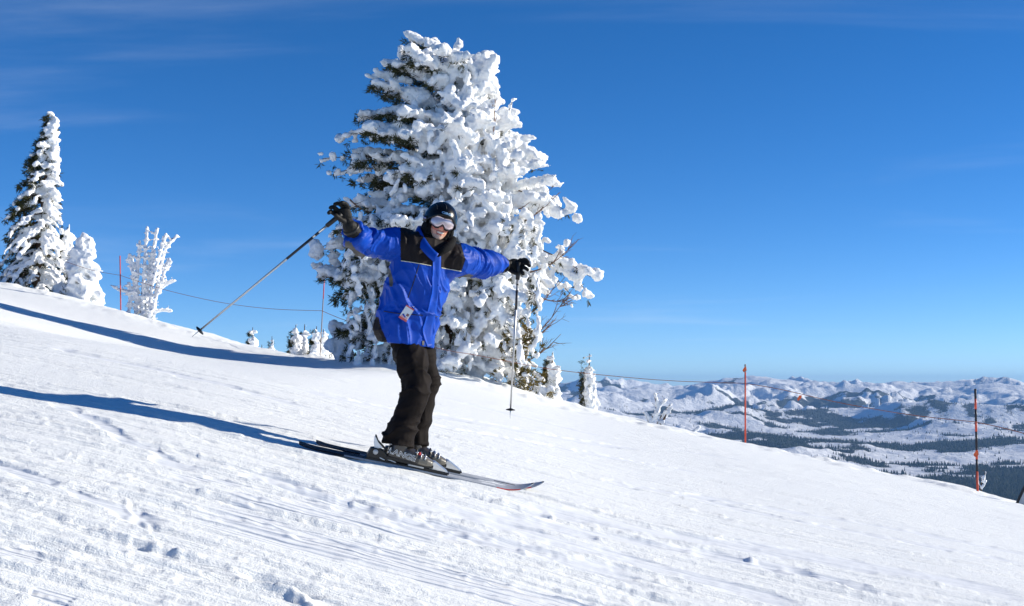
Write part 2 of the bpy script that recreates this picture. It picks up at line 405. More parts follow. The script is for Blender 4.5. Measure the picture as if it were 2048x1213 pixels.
az = np.concatenate([np.linspace(math.radians(-34), 0, 60)[:-1], np.linspace(0, math.radians(25), 390), np.linspace(math.radians(25), math.radians(36), 40)[1:]]); dist = np.concatenate([np.geomspace(500, 3000, 40)[:-1], np.geomspace(3000, 16500, 270), np.geomspace(16500, 30000, 12)[1:]])
A, D = np.meshgrid(az, dist); X = np.sin(A) * D; Y = np.cos(A) * D
Z = far_h(X.ravel(), Y.ravel()).reshape(X.shape); Z[D > 17000] -= (D[D > 17000] - 17000) * 0.05
idx = np.arange(X.size).reshape(X.shape)
ff = np.stack([idx[:-1, :-1], idx[:-1, 1:], idx[1:, 1:], idx[1:, :-1]], -1).reshape(-1, 4)
m, t, b = nodes_of('highland_snow')
b.inputs['Roughness'].default_value = 0.9; b.inputs['Specular IOR Level'].default_value = 0.1
an = t.nodes.new('ShaderNodeAttribute'); an.attribute_name = 'wood'
tcn = t.nodes.new('ShaderNodeTexCoord')
n1 = t.nodes.new('ShaderNodeTexNoise'); n1.inputs['Scale'].default_value = 0.022; n1.inputs['Detail'].default_value = 6; n1.inputs['Roughness'].default_value = 0.7
t.links.new(tcn.outputs['Object'], n1.inputs['Vector'])
ad = t.nodes.new('ShaderNodeMath'); ad.operation = 'MULTIPLY_ADD'; ad.inputs[1].default_value = 1.0; t.links.new(an.outputs['Fac'], ad.inputs[0]); 
sc_ = t.nodes.new('ShaderNodeMapRange'); sc_.inputs[1].default_value = 0.3; sc_.inputs[2].default_value = 0.7; sc_.inputs[3].default_value = -0.5; sc_.inputs[4].default_value = 0.5
t.links.new(n1.outputs[0], sc_.inputs[0]); t.links.new(sc_.outputs[0], ad.inputs[2])
rr = t.nodes.new('ShaderNodeMapRange'); rr.inputs[1].default_value = 0.32; rr.inputs[2].default_value = 0.62; t.links.new(ad.outputs[0], rr.inputs[0])
mx = t.nodes.new('ShaderNodeMix'); mx.data_type = 'RGBA'; mx.inputs[6].default_value = (0.82, 0.84, 0.87, 1); mx.inputs[7].default_value = (0.045, 0.052, 0.045, 1)
t.links.new(rr.outputs[0], mx.inputs[0]); t.links.new(mx.outputs[2], b.inputs['Base Color'])
nb = t.nodes.new('ShaderNodeTexNoise'); nb.inputs['Scale'].default_value = 0.012; nb.inputs['Detail'].default_value = 8; nb.inputs['Roughness'].default_value = 0.65
t.links.new(tcn.outputs['Object'], nb.inputs['Vector'])
bp = t.nodes.new('ShaderNodeBump'); bp.inputs['Distance'].default_value = 30.0; bp.inputs['Strength'].default_value = 0.9; t.links.new(nb.outputs[0], bp.inputs['Height']); t.links.new(bp.outputs[0], b.inputs['Normal'])
M_FAR = m
mtn = mesh_obj('mountains', np.stack([X.ravel(), Y.ravel(), Z.ravel()], 1), ff, M_FAR)
wa = mtn.data.attributes.new('wood', 'FLOAT', 'POINT'); wa.data.foreach_set('value', wood_mask(X.ravel(), Y.ravel()).astype(np.float32))
tag(mtn, 'distant snowy mountains with patches of wood', kind='structure')

# the woods on the nearer far slopes: real trees, too many and too small to count
def far_forest():
    r = np.random.default_rng(8); n = 170000
    d = 3000 + 6500 * r.random(n) ** 1.15; a = r.uniform(math.radians(0), math.radians(25), n)
    x, y = np.sin(a) * d, np.cos(a) * d
    k = wood_mask(x, y) * np.interp(d, [4000, 9500], [1, .6]) + 0.06 > r.random(n) * 1.2 + 0.05
    x, y, d = x[k], y[k], d[k]; z = far_h(x, y); n = len(x)
    hgt = r.uniform(8, 19, n); w = hgt * r.uniform(0.15, 0.24, n)
    ang = np.arange(4) / 4 * 2 * np.pi
    V = np.zeros((n, 5, 3)); V[:, :4, 0] = x[:, None] + w[:, None] * np.cos(ang + r.uniform(0, 6, (n, 1))); V[:, :4, 1] = y[:, None] + w[:, None] * np.sin(ang)
    V[:, :4, 2] = (z - 2)[:, None]; V[:, 4] = np.stack([x, y, z + hgt], 1)
    tri = np.array([[i, (i + 1) % 4, 4] for i in range(4)])
    Fc = (np.arange(n)[:, None, None] * 5 + tri[None]).reshape(-1, 3)
    return V.reshape(-1, 3), Fc
fv, fc = far_forest()
M_WOOD = mat('far_conifer', (0.035, 0.05, 0.035), 0.9, 0.1, var=0.4, scale=0.05)
tag(mesh_obj('far_forest', fv, fc, M_WOOD, smooth=False), 'dark conifer woods on the far valley slopes', 'forest', kind='stuff')

# ---------------------------------------------------------------- trees
M_BARK = mat('bark', (0.10, 0.065, 0.045), 0.9, 0.1, var=0.4, scale=12)
M_TWIG = mat('bare_twig', (0.17, 0.095, 0.06), 0.85, 0.1, var=0.3, scale=6)
def needle_mat(name, c1, c2):
    m, t, b = nodes_of(name); b.inputs['Roughness'].default_value = 0.75; b.inputs['Specular IOR Level'].default_value = 0.15
    tcn = t.nodes.new('ShaderNodeTexCoord'); n = t.nodes.new('ShaderNodeTexNoise'); n.inputs['Scale'].default_value = 3.5; n.inputs['Detail'].default_value = 5
    t.links.new(tcn.outputs['Object'], n.inputs['Vector'])
    r = t.nodes.new('ShaderNodeMapRange'); r.inputs[1].default_value = 0.35; r.inputs[2].default_value = 0.65; t.links.new(n.outputs[0], r.inputs[0])
    mx = t.nodes.new('ShaderNodeMix'); mx.data_type = 'RGBA'; mx.inputs[6].default_value = (*c1, 1); mx.inputs[7].default_value = (*c2, 1)
    t.links.new(r.outputs[0], mx.inputs[0]); t.links.new(mx.outputs[2], b.inputs['Base Color']); return m
M_NEEDLE = needle_mat('pine_needles', (0.030, 0.038, 0.018), (0.080, 0.075, 0.025))
M_NEEDLE_OLIVE = needle_mat('olive_needles', (0.13, 0.105, 0.03), (0.22, 0.16, 0.045))

_bm = bmesh.new(); bmesh.ops.create_icosphere(_bm, subdivisions=1, radius=1.0)
ICO_V = np.array([v_.co[:] for v_ in _bm.verts]); ICO_F = np.array([[q.index for q in f_.verts] for f_ in _bm.faces]); _bm.free()
ICO_V /= np.linalg.norm(ICO_V, axis=1)[:, None]
WIND = np.array([0.86, -0.42, 0.28]); WIND /= np.linalg.norm(WIND)

def frame(d):
    d = d / np.linalg.norm(d); a = np.array([0, 0, 1.]) if abs(d[2]) < 0.9 else np.array([1., 0, 0])
    u = np.cross(a, d); u /= np.linalg.norm(u); return u, np.cross(d, u), d
def tube_np(pts, rad, sides=6, cap=True):
    pts = np.asarray(pts, float); n = len(pts); V = []
    for i in range(n):
        d = pts[min(i + 1, n - 1)] - pts[max(i - 1, 0)]; u, w, _ = frame(d)
        a = np.arange(sides) / sides * 2 * np.pi
        V.append(pts[i] + rad[i] * (np.cos(a)[:, None] * u + np.sin(a)[:, None] * w))
    V = np.concatenate(V); Fc = []
    for i in range(n - 1):
        for k in range(sides):
            a, b_ = i * sides + k, i * sides + (k + 1) % sides
            Fc.append((a, b_, b_ + sides, a + sides))
    if cap: Fc.append(tuple(range(sides))[::-1]); Fc.append(tuple(range((n - 1) * sides, n * sides)))
    return V, Fc

class Parts:
    def __init__(s): s.v = []; s.f = []; s.n = 0
    def add(s, V, Fc):
        s.v.append(np.asarray(V)); s.f += [tuple(int(i) + s.n for i in q) for q in Fc]; s.n += len(V)
    def build(s, name, m, parent=None, smooth=True):
        return mesh_obj(name, np.concatenate(s.v), s.f, m, parent, smooth)

class Snow:
    def __init__(s): s.c = []; s.d = []; s.r = []
    def add(s, c, d, ra, rp, rt=None): s.c.append(c); s.d.append(d); s.r.append((ra, rp, rp if rt is None else rt))
    def build(s, name, parent, voxel, amp=0.03, freq=5.0, seed=1, m=None, extra=None, blend=0):
        c = np.array(s.c); d = np.array(s.d, float); d /= np.linalg.norm(d, axis=1)[:, None]; r = np.array(s.r)
        a = np.where(np.abs(d[:, 2:3]) < 0.9, np.array([[0, 0, 1.]]), np.array([[1., 0, 0]]))
        u = np.cross(a, d); u /= np.linalg.norm(u, axis=1)[:, None]; w = np.cross(d, u)
        V = c[:, None, :] + (r[:, None, 1:2] * ICO_V[None, :, 0:1] * u[:, None] + r[:, None, 2:3] * ICO_V[None, :, 1:2] * w[:, None]) + r[:, None, 0:1] * ICO_V[None, :, 2:3] * d[:, None]
        V = V.reshape(-1, 3); V = V + 0.18 * np.repeat(r[:, 2], len(ICO_V))[:, None] * np.stack([noise3(V * 7 + 3.1, 1), noise3(V * 7 + 9.7, 2), noise3(V * 7 - 5.3, 3)], 1)
        Fc = (np.arange(len(c))[:, None, None] * len(ICO_V) + ICO_F[None]).reshape(-1, 3)
        o = mesh_obj('tmp', V, Fc, M_SNOW); md = o.modifiers.new('r', 'REMESH'); md.mode = 'VOXEL'; md.voxel_size = voxel; md.adaptivity = 0.0
        if blend: ms_ = o.modifiers.new('s', 'SMOOTH'); ms_.iterations = blend; ms_.factor = 0.5
        dg = bpy.context.evaluated_depsgraph_get(); me = bpy.data.meshes.new_from_object(o.evaluated_get(dg))
        old = o.data; bpy.data.objects.remove(o); bpy.data.meshes.remove(old)
        n = len(me.vertices); co = np.empty(n * 3, np.float32); me.vertices.foreach_get('co', co); co = co.reshape(-1, 3).astype(float)
        no = np.empty(n * 3, np.float32); me.vertices.foreach_get('normal', no); no = no.reshape(-1, 3)
        h = noise3(co * freq, seed) + 0.6 * (1 - 2.4 * np.abs(noise3(co * freq * 2.3, seed + 1))) + 0.4 * noise3(co * freq * 4.6, seed + 2)
        co = co + no * (amp * h)[:, None]
        me.vertices.foreach_set('co', co.astype(np.float32).ravel())
        me.polygons.foreach_set('use_smooth', np.ones(len(me.polygons), bool)); me.materials.clear(); me.materials.append(m or M_SNOW); me.update()
        ob = bpy.data.objects.new(name, me); COL.objects.link(ob); ob.parent = parent; me.name = name
        return ob

class Tufts:
    def __init__(s): s.p = []; s.d = []; s.l = []
    def add(s, p, d, l): s.p.append(p); s.d.append(d); s.l.append(l)
    def build(s, name, m, parent, per=14, width=0.08, seed=0, spread=0.8):
        r = np.random.default_rng(seed); n = len(s.p)
        p = np.repeat(np.array(s.p), per, 0); d = np.repeat(np.array(s.d, float), per, 0); l = np.repeat(np.array(s.l), per)
        q = d / np.linalg.norm(d, axis=1)[:, None] + spread * r.normal(size=d.shape); q /= np.linalg.norm(q, axis=1)[:, None]
        side = np.cross(q, r.normal(size=q.shape)); side /= np.linalg.norm(side, axis=1)[:, None]
        L = l * r.uniform(0.6, 1.15, len(l)); w = (width * L)[:, None]
        back = p - q * (0.12 * L)[:, None] + 0.15 * l[:, None] * r.normal(size=q.shape)
        mid = back + q * (0.55 * L)[:, None]
        V = np.stack([back, mid - side * w, back + q * L[:, None], mid + side * w], 1).reshape(-1, 3)
        return mesh_obj(name, V, (np.arange(n * per)[:, None] * 4 + np.arange(4)[None]), m, parent, smooth=False)

def unit(v_): return v_ / (np.linalg.norm(v_) + 1e-9)

def bough_path(r, p0, az, L, rise, droop, n=8, wob=0.08):
    out = np.array([math.cos(az), math.sin(az), 0.]); s = np.linspace(0, 1, n)
    side = np.array([-out[1], out[0], 0]); w1, w2 = r.normal(0, wob * L), r.normal(0, wob * L)
    return np.array([p0 + out * L * q + np.array([0, 0, 1.]) * (rise * L * q - droop * L * q * q) + side * (w1 * q * q + 0.5 * w2 * math.sin(q * 5)) for q in s])

def conifer(name, label, base, H, radius, levels, per, rise, droop, seed, voxel=0.05, lump=(0.07, 0.13), wind=0.45, cover=0.55, twigs=5, tuft=0.16, per_tuft=12,
            lean=(0, 0), top_pillow=True, extra=None, group=None, trunk_r=0.12, amp=0.03, freq=5.0, tuft_w=0.075, z0=0.05, needles=None, cat='tree', pads=0.0, limb_k=0.28, lee=1, blend=0):
    """a snow-plastered conifer. radius(t, az) is the crown's reach, t = 0 at the foot, 1 at the top"""
    r = np.random.default_rng(seed); root = empty(name, base); tag(root, label, cat, group)
    tr = Parts(); sn = Snow(); tf = Tufts(); limbs = []
    tp = np.array([[lean[0] * q + 0.04 * H * 0.3 * math.sin(3 * q + seed), lean[1] * q, H * q - 0.4 * (q == 0)] for q in np.linspace(0, 1, 10)])
    def trunk_at(q): return np.array([np.interp(q, np.linspace(0, 1, 10), tp[:, i]) for i in range(3)])
    V, Fc = tube_np(tp, trunk_r * (1.04 - np.linspace(0, 1, 10)) ** 0.8 + 0.008, 8); tr.add(V, Fc); tr.build('trunk', M_BARK, root)
    for q in np.linspace(0.02, 0.97, int(H / 0.16)):               # rime on the windward side of the stem
        if r.random() < 0.8: sn.add(trunk_at(q) + WIND * 0.06 + r.normal(0, .03, 3), (0, 0, 1), 0.16, lump[0] * (1.3 - 0.5 * q))
    for li in range(levels):
        q = z0 + (0.985 - z0) * ((li + 0.5 * r.random()) / levels)
        k = per if q < 0.85 else max(3, per - 2); a0 = r.uniform(0, 6.28)
        for j in range(k):
            az = a0 + j / k * 2 * np.pi + r.normal(0, 0.25); L = radius(q, az) * r.uniform(0.72, 1.06)
            if L < 0.05: continue
            ri = rise(q) + r.normal(0, 0.10); dr = droop(q) + r.normal(0, 0.08)
            q_b = min(0.99, max(0.02, q + r.normal(0, 0.016))); pts = bough_path(r, trunk_at(q_b), az, L, ri, dr)
            limbs.append((pts, L))
            out = np.array([math.cos(az), math.sin(az), 0.]); ex = float(out @ WIND)
            amt = np.clip(cover + wind * ex + r.normal(0, 0.12), 0.05, 0.98)
            nt_ = max(3, int(twigs * (0.5 + L)))
            for s_ in np.linspace(0.22, 1.0, nt_):
                i = min(int(s_ * 7), 6); f_ = s_ * 7 - i; p = pts[i] * (1 - f_) + pts[i + 1] * f_; d = unit(pts[i + 1] - pts[i])
                for sd in (-1, 1):
                    side = np.array([-out[1], out[0], 0]) * sd
                    td = unit(d * r.uniform(0.5, 1.0) + side * r.uniform(0.4, 1.1) + np.array([0, 0, r.uniform(-0.5, 0.35)]))
                    tl = (0.16 + 0.30 * L * 0.35) * (1.15 - 0.5 * s_) * r.uniform(0.6, 1.2)
                    m_ = amt + 0.10 * (s_ - 0.5)
                    if r.random() < m_:
                        big = lump[0] * 0.6 + (lump[1] * 1.25 - lump[0] * 0.6) * r.random() ** 2.2
                        for g in (0.1, 0.4, 0.7, 1.0):
                            sn.add(p + td * tl * g + np.array([0, 0, 0.35 * big]) + WIND * 0.2 * big, td + r.normal(0, .25, 3), big * r.uniform(1.1, 2.1), big * r.uniform(0.5, 0.95) * (1.1 - 0.35 * g))
                        ntf = 1 if r.random() < 0.42 - 0.40 * ex else 0
                    else:
                        if r.random() < 0.35: sn.add(p + td * tl * .6 + np.array([0, 0, 0.05]), td, lump[0] * 1.1, lump[0] * 0.5)
                        ntf = 2
                    for g in range(ntf + lee * (ex < -0.25)):
                        pp = p + td * tl * r.uniform(0.4, 1.1) - WIND * r.uniform(0.02, 0.14) - np.array([0, 0, r.uniform(0.0, 0.12)])
                        tf.add(pp, td + np.array([0, 0, -0.1]) - 0.5 * WIND * (m_ > .5), tuft * r.uniform(0.75, 1.25))
            if pads and r.random() < amt:                             # snow lying over the spray in slabs
                for g in np.arange(0.3, 1.0, 0.24 / max(L, 0.3)):
                    i = min(int(g * 7), 6); f_ = g * 7 - i; wd = pads * (0.10 + 0.16 * math.sin(min(g * 1.25, 1) * 3.1)) * r.uniform(0.7, 1.35)
                    dd = unit(pts[i + 1] - pts[i] + r.normal(0, .22, 3)); sn.add(pts[i] * (1 - f_) + pts[i + 1] * f_ + np.array([-out[1], out[0], 0]) * r.normal(0, .10) + np.array([0, 0, 0.05]), dd, 0.20 * r.uniform(.8, 1.3), wd, wd * r.uniform(0.45, 0.85))
            # the loaded end of the bough
            if r.random() < amt + 0.1:
                big = r.uniform(*lump) * 1.35; sn.add(pts[-1] + np.array([0, 0, 0.25 * big]), d, big * 1.4, big)
            if r.random() < amt and L > 0.5:
                for g in np.linspace(0.12, 0.97, max(3, int(L / 0.11))):
                    i = min(int(g * 7), 6); f_ = g * 7 - i; sn.add(pts[i] * (1 - f_) + pts[i + 1] * f_ + np.array([0, 0, 0.05]) + r.normal(0, .02, 3), pts[i + 1] - pts[i], 0.13, r.uniform(*lump) * 0.95)
    if extra: extra(r, root, trunk_at, sn, tf, limbs)
    # the limbs that carry the crown: the largest ones as parts of their own
    limbs.sort(key=lambda q: -q[1]); small = Parts()
    for i, (pts, L) in enumerate(limbs):
        V, Fc = tube_np(pts, trunk_r * limb_k * min(1.2, 0.3 + L * 0.4) * (1.08 - np.linspace(0, 1, len(pts))) + 0.004, 5)
        if i < 24 and H > 5: P_ = Parts(); P_.add(V, Fc); P_.build('limb', M_BARK, root)
        else: small.add(V, Fc)
    if small.v: tag(small.build('small_limbs', M_BARK, root), kind='stuff')
    tag(tf.build('crown', needles or M_NEEDLE, root, per_tuft, tuft_w, seed), kind='stuff')
    tag(sn.build('snow_cover', root, voxel, amp, freq, seed + 5, blend=blend), kind='stuff')
    return root

def ground_at(px, Y, dz=0.0):
    p = at(px, 700, Y); return Vector((p.x, Y, ground_z(p.x, Y) + dz))

# the big snow-plastered tree behind the skier
TY = 35.0; PM = TY / F
OUT_Y = [85, 110, 140, 180, 200, 240, 270, 300, 330, 360, 390, 420, 445, 475, 500, 530, 560, 590, 620, 650, 690, 720, 760, 800]
OUT_L = [900, 805, 748, 738, 735, 722, 690, 692, 655, 672, 695, 715, 690, 645, 622, 620, 655, 650, 660, 672, 690, 712, 800, 840]
OUT_R = [935, 980, 988, 992, 965, 985, 1010, 1066, 1073, 1083, 1112, 1140, 1138, 1105, 1105, 1150, 1150, 1120, 1085, 1105, 1090, 1062, 1050, 1030]
tree_base = ground_at(893, TY, -0.1)
T_TOP = at(918, 124, TY); T_H = T_TOP.z - tree_base.z
def big_radius(q, az):
    z = tree_base.z + q * T_H; py = HOR - z / TY * F
    cx = 893 + 25 * q
    l = (cx - np.interp(py, OUT_Y, OUT_L)) * PM; rr_ = (np.interp(py, OUT_Y, OUT_R) - cx) * PM
    c = math.cos(az); side = rr_ if c > 0 else l
    avg = 0.5 * (l + rr_)
    return max(0.12, (side * c * c + 0.85 * avg * (1 - c * c)) * 0.92)
def big_extra(r, root, trunk_at, sn, tf, limbs):
    def loc(px, py, dy=0.0): return np.array(at(px, py, TY + dy) - tree_base)
    def bough(a, b_, dy, w, n, nsz, tufts=0.3, sag=0.1):
        p0 = loc(*a, dy * 0.3); p1 = loc(*b_, dy); L = np.linalg.norm(p1 - p0)
        pts = np.array([p0 * (1 - q) + p1 * q + np.array([0, 0, sag * L * math.sin(q * math.pi)]) for q in np.linspace(0, 1, 8)])
        limbs.append((pts, L))
        for q in np.linspace(0.35, 1, n):
            i = min(int(q * 7), 6); f_ = q * 7 - i; p = pts[i] * (1 - f_) + pts[i + 1] * f_
            for _ in range(3):
                off = r.normal(0, w, 3); sn.add(p + off, pts[i + 1] - pts[i] + r.normal(0, .1, 3), r.uniform(*nsz) * 1.4, r.uniform(*nsz))
            if r.random() < tufts * 2: tf.add(p + np.array([0, 0, -0.12]) + r.normal(0, .08, 3), (0, 0, -1), 0.17)
    bough((940, 480), (1182, 555), -0.6, 0.13, 13, (0.07, 0.16))                    # heavy bough reaching far right
    bough((1060, 500), (1180, 590), -0.4, 0.09, 7, (0.06, 0.12))
    bough((1050, 520), (1150, 600), 0.0, 0.08, 6, (0.05, 0.10))
    bough((960, 380), (1138, 425), -0.3, 0.14, 10, (0.08, 0.16))
    bough((950, 290), (1070, 318), -0.3, 0.10, 8, (0.08, 0.15))
    bough((930, 170), (990, 180), -0.2, 0.05, 5, (0.07, 0.12), sag=0)
    bough((975, 330), (1026, 200), -0.2, 0.02, 9, (0.05, 0.075), 0, -0.04)             # bare leader standing up on the right
    bough((1010, 250), (1028, 232), -0.2, 0.02, 4, (0.045, 0.06), 0, 0)
    bough((840, 330), (645, 318), -0.2, 0.05, 7, (0.05, 0.10), 0.7, 0.05)
    bough((820, 340), (668, 345), -0.4, 0.08, 7, (0.06, 0.12), 0.7, 0.04)
    bough((820, 300), (685, 270), -0.3, 0.07, 7, (0.06, 0.11), 0.8)
    bough((800, 480), (630, 500), -0.5, 0.14, 9, (0.09, 0.17), 0.6)
    bough((790, 560), (625, 535), 0.1, 0.09, 7, (0.06, 0.11), 0.7)
    bough((860, 160), (815, 105), -0.2, 0.09, 6, (0.09, 0.16), 0.5)
    bough((850, 190), (745, 150), -0.2, 0.06, 6, (0.06, 0.12), 0.8)
    bough((900, 140), (918, 84), -0.1, 0.06, 6, (0.06, 0.10), 0.2, 0)
    bough((930, 160), (978, 112), -0.1, 0.08, 6, (0.08, 0.14), 0.2, 0)
    bough((760, 700), (675, 660), -0.3, 0.10, 8, (0.10, 0.18), 0.7, 0.02)             # snow-wrapped side stem on the left
    bough((700, 720), (668, 690), -0.3, 0.10, 7, (0.10, 0.18), 0.5, 0.0)
    # broad pillows on the sunny side
    for px, py, rad in [(860, 260, .28), (845, 300, .2), (905, 240, .2), (845, 120, .2), (920, 210, .2), (960, 240, .22), (1000, 290, .22), (900, 330, .24), (860, 380, .22), (940, 330, .22), (800, 400, .2),
                        (780, 350, .18), (1040, 310, .2), (1000, 350, .2), (1060, 430, .22), (960, 420, .2), (730, 500, .22), (900, 560, .22), (960, 600, .24), (910, 640, .22), (1000, 560, .2), (940, 700, .25), (890, 720, .24), (985, 680, .22)]:
        p = loc(px, py, -1.0 - 0.6 * r.random() - 1.0 * (py > 420))
        for _ in range(6): sn.add(p + r.normal(0, rad * 0.55, 3) * np.array([1, 1, 0.6]), r.normal(0, 1, 3) * np.array([1, 1, .4]), rad * r.uniform(.5, .9), rad * r.uniform(.35, .6))
    # rime packed between the boughs on the weather side
    for _ in range(900):
        q = r.uniform(0.04, 0.98); az = r.normal(-0.75, 0.85); rad_ = big_radius(q, az) * r.uniform(0.55, 0.95); c_ = trunk_at(q) + np.array([math.cos(az) * rad_, math.sin(az) * rad_, 0])
        s0 = 0.05 + 0.10 * r.random() ** 2; dd = np.array([math.cos(az) * .4, math.sin(az) * .4, r.choice([-1.0, 1.0])]) + r.normal(0, .45, 3)
        for g in range(int(r.integers(1, 4))): sn.add(c_ + unit(dd) * s0 * 1.3 * g + r.normal(0, .03, 3), dd, s0 * r.uniform(1.2, 2.2), s0 * r.uniform(.7, 1.0))
    # drapes hanging from the lower boughs
    for _ in range(300):
        px = r.uniform(690, 1080); py = r.uniform(430, 730); p = loc(px, py, r.uniform(-2.3, -1.0))
        n = int(r.uniform(2, 5))
        for g in range(n): sn.add(p + np.array([r.normal(0, .04), r.normal(0, .04), -0.12 * g]), np.array([r.normal(0, .3), r.normal(0, .3), 1]), r.uniform(0.09, 0.16), r.uniform(0.045, 0.085))
        for _k in range(2): tf.add(p + np.array([-0.10, 0.08, -0.06 - .1 * _k]) + r.normal(0, .05, 3), (-0.5, 0, -0.6), 0.16)
    # low skirt to the right with olive needles and snow
    ol = Tufts()
    for _ in range(75):
        q = r.random(); px = 985 + 118 * q + r.normal(0, 12); py = 690 + 128 * q + r.normal(0, 22); p = loc(px, py, r.uniform(-1.6, -0.2))
        if r.random() < 0.9: sn.add(p + np.array([0, 0, 0.1]), (0.7, r.normal(0, .3), -0.6), r.uniform(.10, .2), r.uniform(.06, .11))
        for _k in range(2): ol.add(p + r.normal(0, .09, 3), (0.6, -0.3, -0.35), 0.19)
    for px, py in [(1055, 668), (1065, 700), (1048, 720), (1040, 745), (1062, 690), (1050, 650), (1045, 700)]:
        for _k in range(4): ol.add(loc(px, py, -1.5) + r.normal(0, .12, 3), (0.6, -0.3, 0.2), 0.2)
    tag(ol.build('low_foliage', M_NEEDLE_OLIVE, root, 14, 0.10, 3), 'olive green needles on the low right boughs', kind='stuff')
    # bare twigs sticking out on the right
    for a, b_, n in [((1010, 425), (1112, 368), 8), ((1030, 450), (1108, 390), 8), ((1060, 545), (1150, 485), 10), ((1070, 590), (1135, 600), 9), ((1040, 690), (1135, 590), 12),
                     ((1030, 730), (1122, 668), 10), ((1040, 640), (1118, 560), 10), ((985, 290), (990, 210), 5), ((700, 400), (745, 425), 3), ((1030, 690), (1110, 640), 8)]:
        tw = Parts(); p0, p1 = loc(*a, -1.3), loc(*b_, -0.9); d = p1 - p0; L = np.linalg.norm(d)
        main = np.array([p0 + d * q + np.array([0, 0, -0.10 * L * math.sin(q * 3.1)]) for q in np.linspace(0, 1, 7)])
        V, Fc = tube_np(main, np.linspace(0.022, 0.006, 7), 5); tw.add(V, Fc)
        for _ in range(n):
            q = r.uniform(0.3, 1); i = min(int(q * 6), 5); s0 = main[i]
            dd = unit(d / L + r.normal(0, .45, 3) + np.array([0.1, 0, 0.25])) * r.uniform(.2, .5)
            br = np.array([s0, s0 + dd * .5, s0 + dd + np.array([0, 0, .05])]); V, Fc = tube_np(br, [.009, .007, .004], 4); tw.add(V, Fc)
            for _k in range(3):
                e = br[1] + (br[2] - br[1]) * r.random(); d2 = unit(dd + r.normal(0, .15, 3)) * r.uniform(.1, .22)
                V, Fc = tube_np(np.array([e, e + d2]), [.005, .003], 3); tw.add(V, Fc)
        tw.build('twig', M_TWIG, root)

conifer('snowy_pine', 'tall broad pine plastered with snow standing behind the skier', tree_base, T_H, big_radius, 26, 8,
        lambda q: 0.10 + 0.62 * q, lambda q: 0.34 - 0.12 * q, 42, voxel=0.044, pads=1.3, blend=3, limb_k=0.10, lump=(0.06, 0.15), wind=0.32, cover=0.90, twigs=5.0, tuft=0.17, per_tuft=13,
        extra=big_extra, trunk_r=0.24, amp=0.032, freq=6.0, lean=(25 * PM, 0), z0=0.04)

# firs at the upper left and along the crest
def cone(w, right=1.0, left=1.0, pw=0.85):
    return lambda q, az: max(0.05, w * (1 - q) ** pw * (right if math.cos(az) > 0 else left))
def fir(label, px, Y, H, w, seed, right=1.0, left=1.0, levels=16, per=7, voxel=0.05, cover=0.6, wind=0.5, lump=(0.06, 0.11), droop=0.55, group=None, name='snowy_fir', lean=0.0, dz=-0.1, twigs=3.0, tuft=0.15, pw=0.85, trunk_r=0.08, lee=1):
    return conifer(name, label, ground_at(px, Y, dz), H, cone(w, right, left, pw), levels, per, lambda q: -0.10 + 0.2 * q, lambda q: droop * (1 - 0.5 * q), seed,
                   voxel=voxel, lump=lump, wind=wind, cover=cover, twigs=twigs, tuft=tuft, per_tuft=9, lean=(lean, 0), trunk_r=trunk_r, amp=0.022, freq=5, group=group, lee=lee)
G1 = 'snowy firs on the upper left of the slope'; G2 = 'small snowy firs showing above the crest'; G3 = 'slim snowy firs right of the big pine'
fir('tall fir at the upper left, white on the right and dark on the left', 70, 51.0, 7.15, 1.62, 3, right=0.72, left=1.2, levels=30, per=8, voxel=0.05, cover=0.68, wind=0.55, group=G1, lean=0.55, dz=-0.15, lump=(0.045, 0.095), droop=0.7, twigs=2.9, tuft=0.22, pw=0.75, trunk_r=0.14)
fir('slender frosted fir close behind the tall left fir', 128, 52.0, 2.9, 0.55, 4, levels=12, per=5, cover=0.45, wind=0.4, group=G1, droop=0.3)
fir('small rounded fir thickly wrapped in snow beside the tall left fir', 162, 50.0, 2.55, 0.95, 5, right=0.9, left=0.85, levels=12, per=7, cover=0.9, wind=0.15, lump=(0.09, 0.16), group=G1, pw=0.65)
fir('knee-high snow-covered sapling between the two left firs', 116, 50.3, 0.55, 0.3, 25, levels=4, per=5, cover=0.95, wind=0.05, lump=(0.06, 0.1), group=G1)
for px, Y, top, w, sd, lab in [(504, 62, 655, 0.55, 6, 'leftmost of the small firs above the crest, under the ski pole'), (545, 66, 673, 0.42, 7, 'shorter small fir above the crest, second from the left'),
                         (525, 68, 690, 0.2, 26, 'tiny fir tip between two small firs above the crest'),
                         (593, 56, 650, 0.55, 8, 'bushier small fir, left one of the close pair on the crest'), (610, 57, 649, 0.34, 9, 'slim small fir, right one of the close pair on the crest'),
                         (632, 55, 653, 0.42, 10, 'small fir left of the thin crest pole'), (645, 55.5, 659, 0.5, 12, 'small fir right behind the thin crest pole'), (656, 56, 668, 0.5, 13, 'squat small fir nearest to the big pine')]:
    g = ground_at(px, Y); H = at(px, top, Y).z - g.z + 0.1
    fir(lab, px, Y, H, w * (H / 2.2) ** 0.5, sd, levels=max(12, int(H * 8)), per=6, voxel=0.045, cover=0.72, wind=0.4, lump=(0.035, 0.07), group=G2, left=1.15, right=0.9, pw=1.05, tuft=0.11, droop=0.25)
fir('slim fir with dark left boughs beside the foot of the big pine', 1106, 38.0, at(1106, 706, 38).z - ground_at(1106, 38).z + 0.1, 0.28, 14, right=0.8, left=1.1, levels=20, per=6, cover=0.86, wind=0.25, group=G3, lump=(.03, .06), trunk_r=0.035, tuft=0.10, voxel=0.038, droop=0.3)
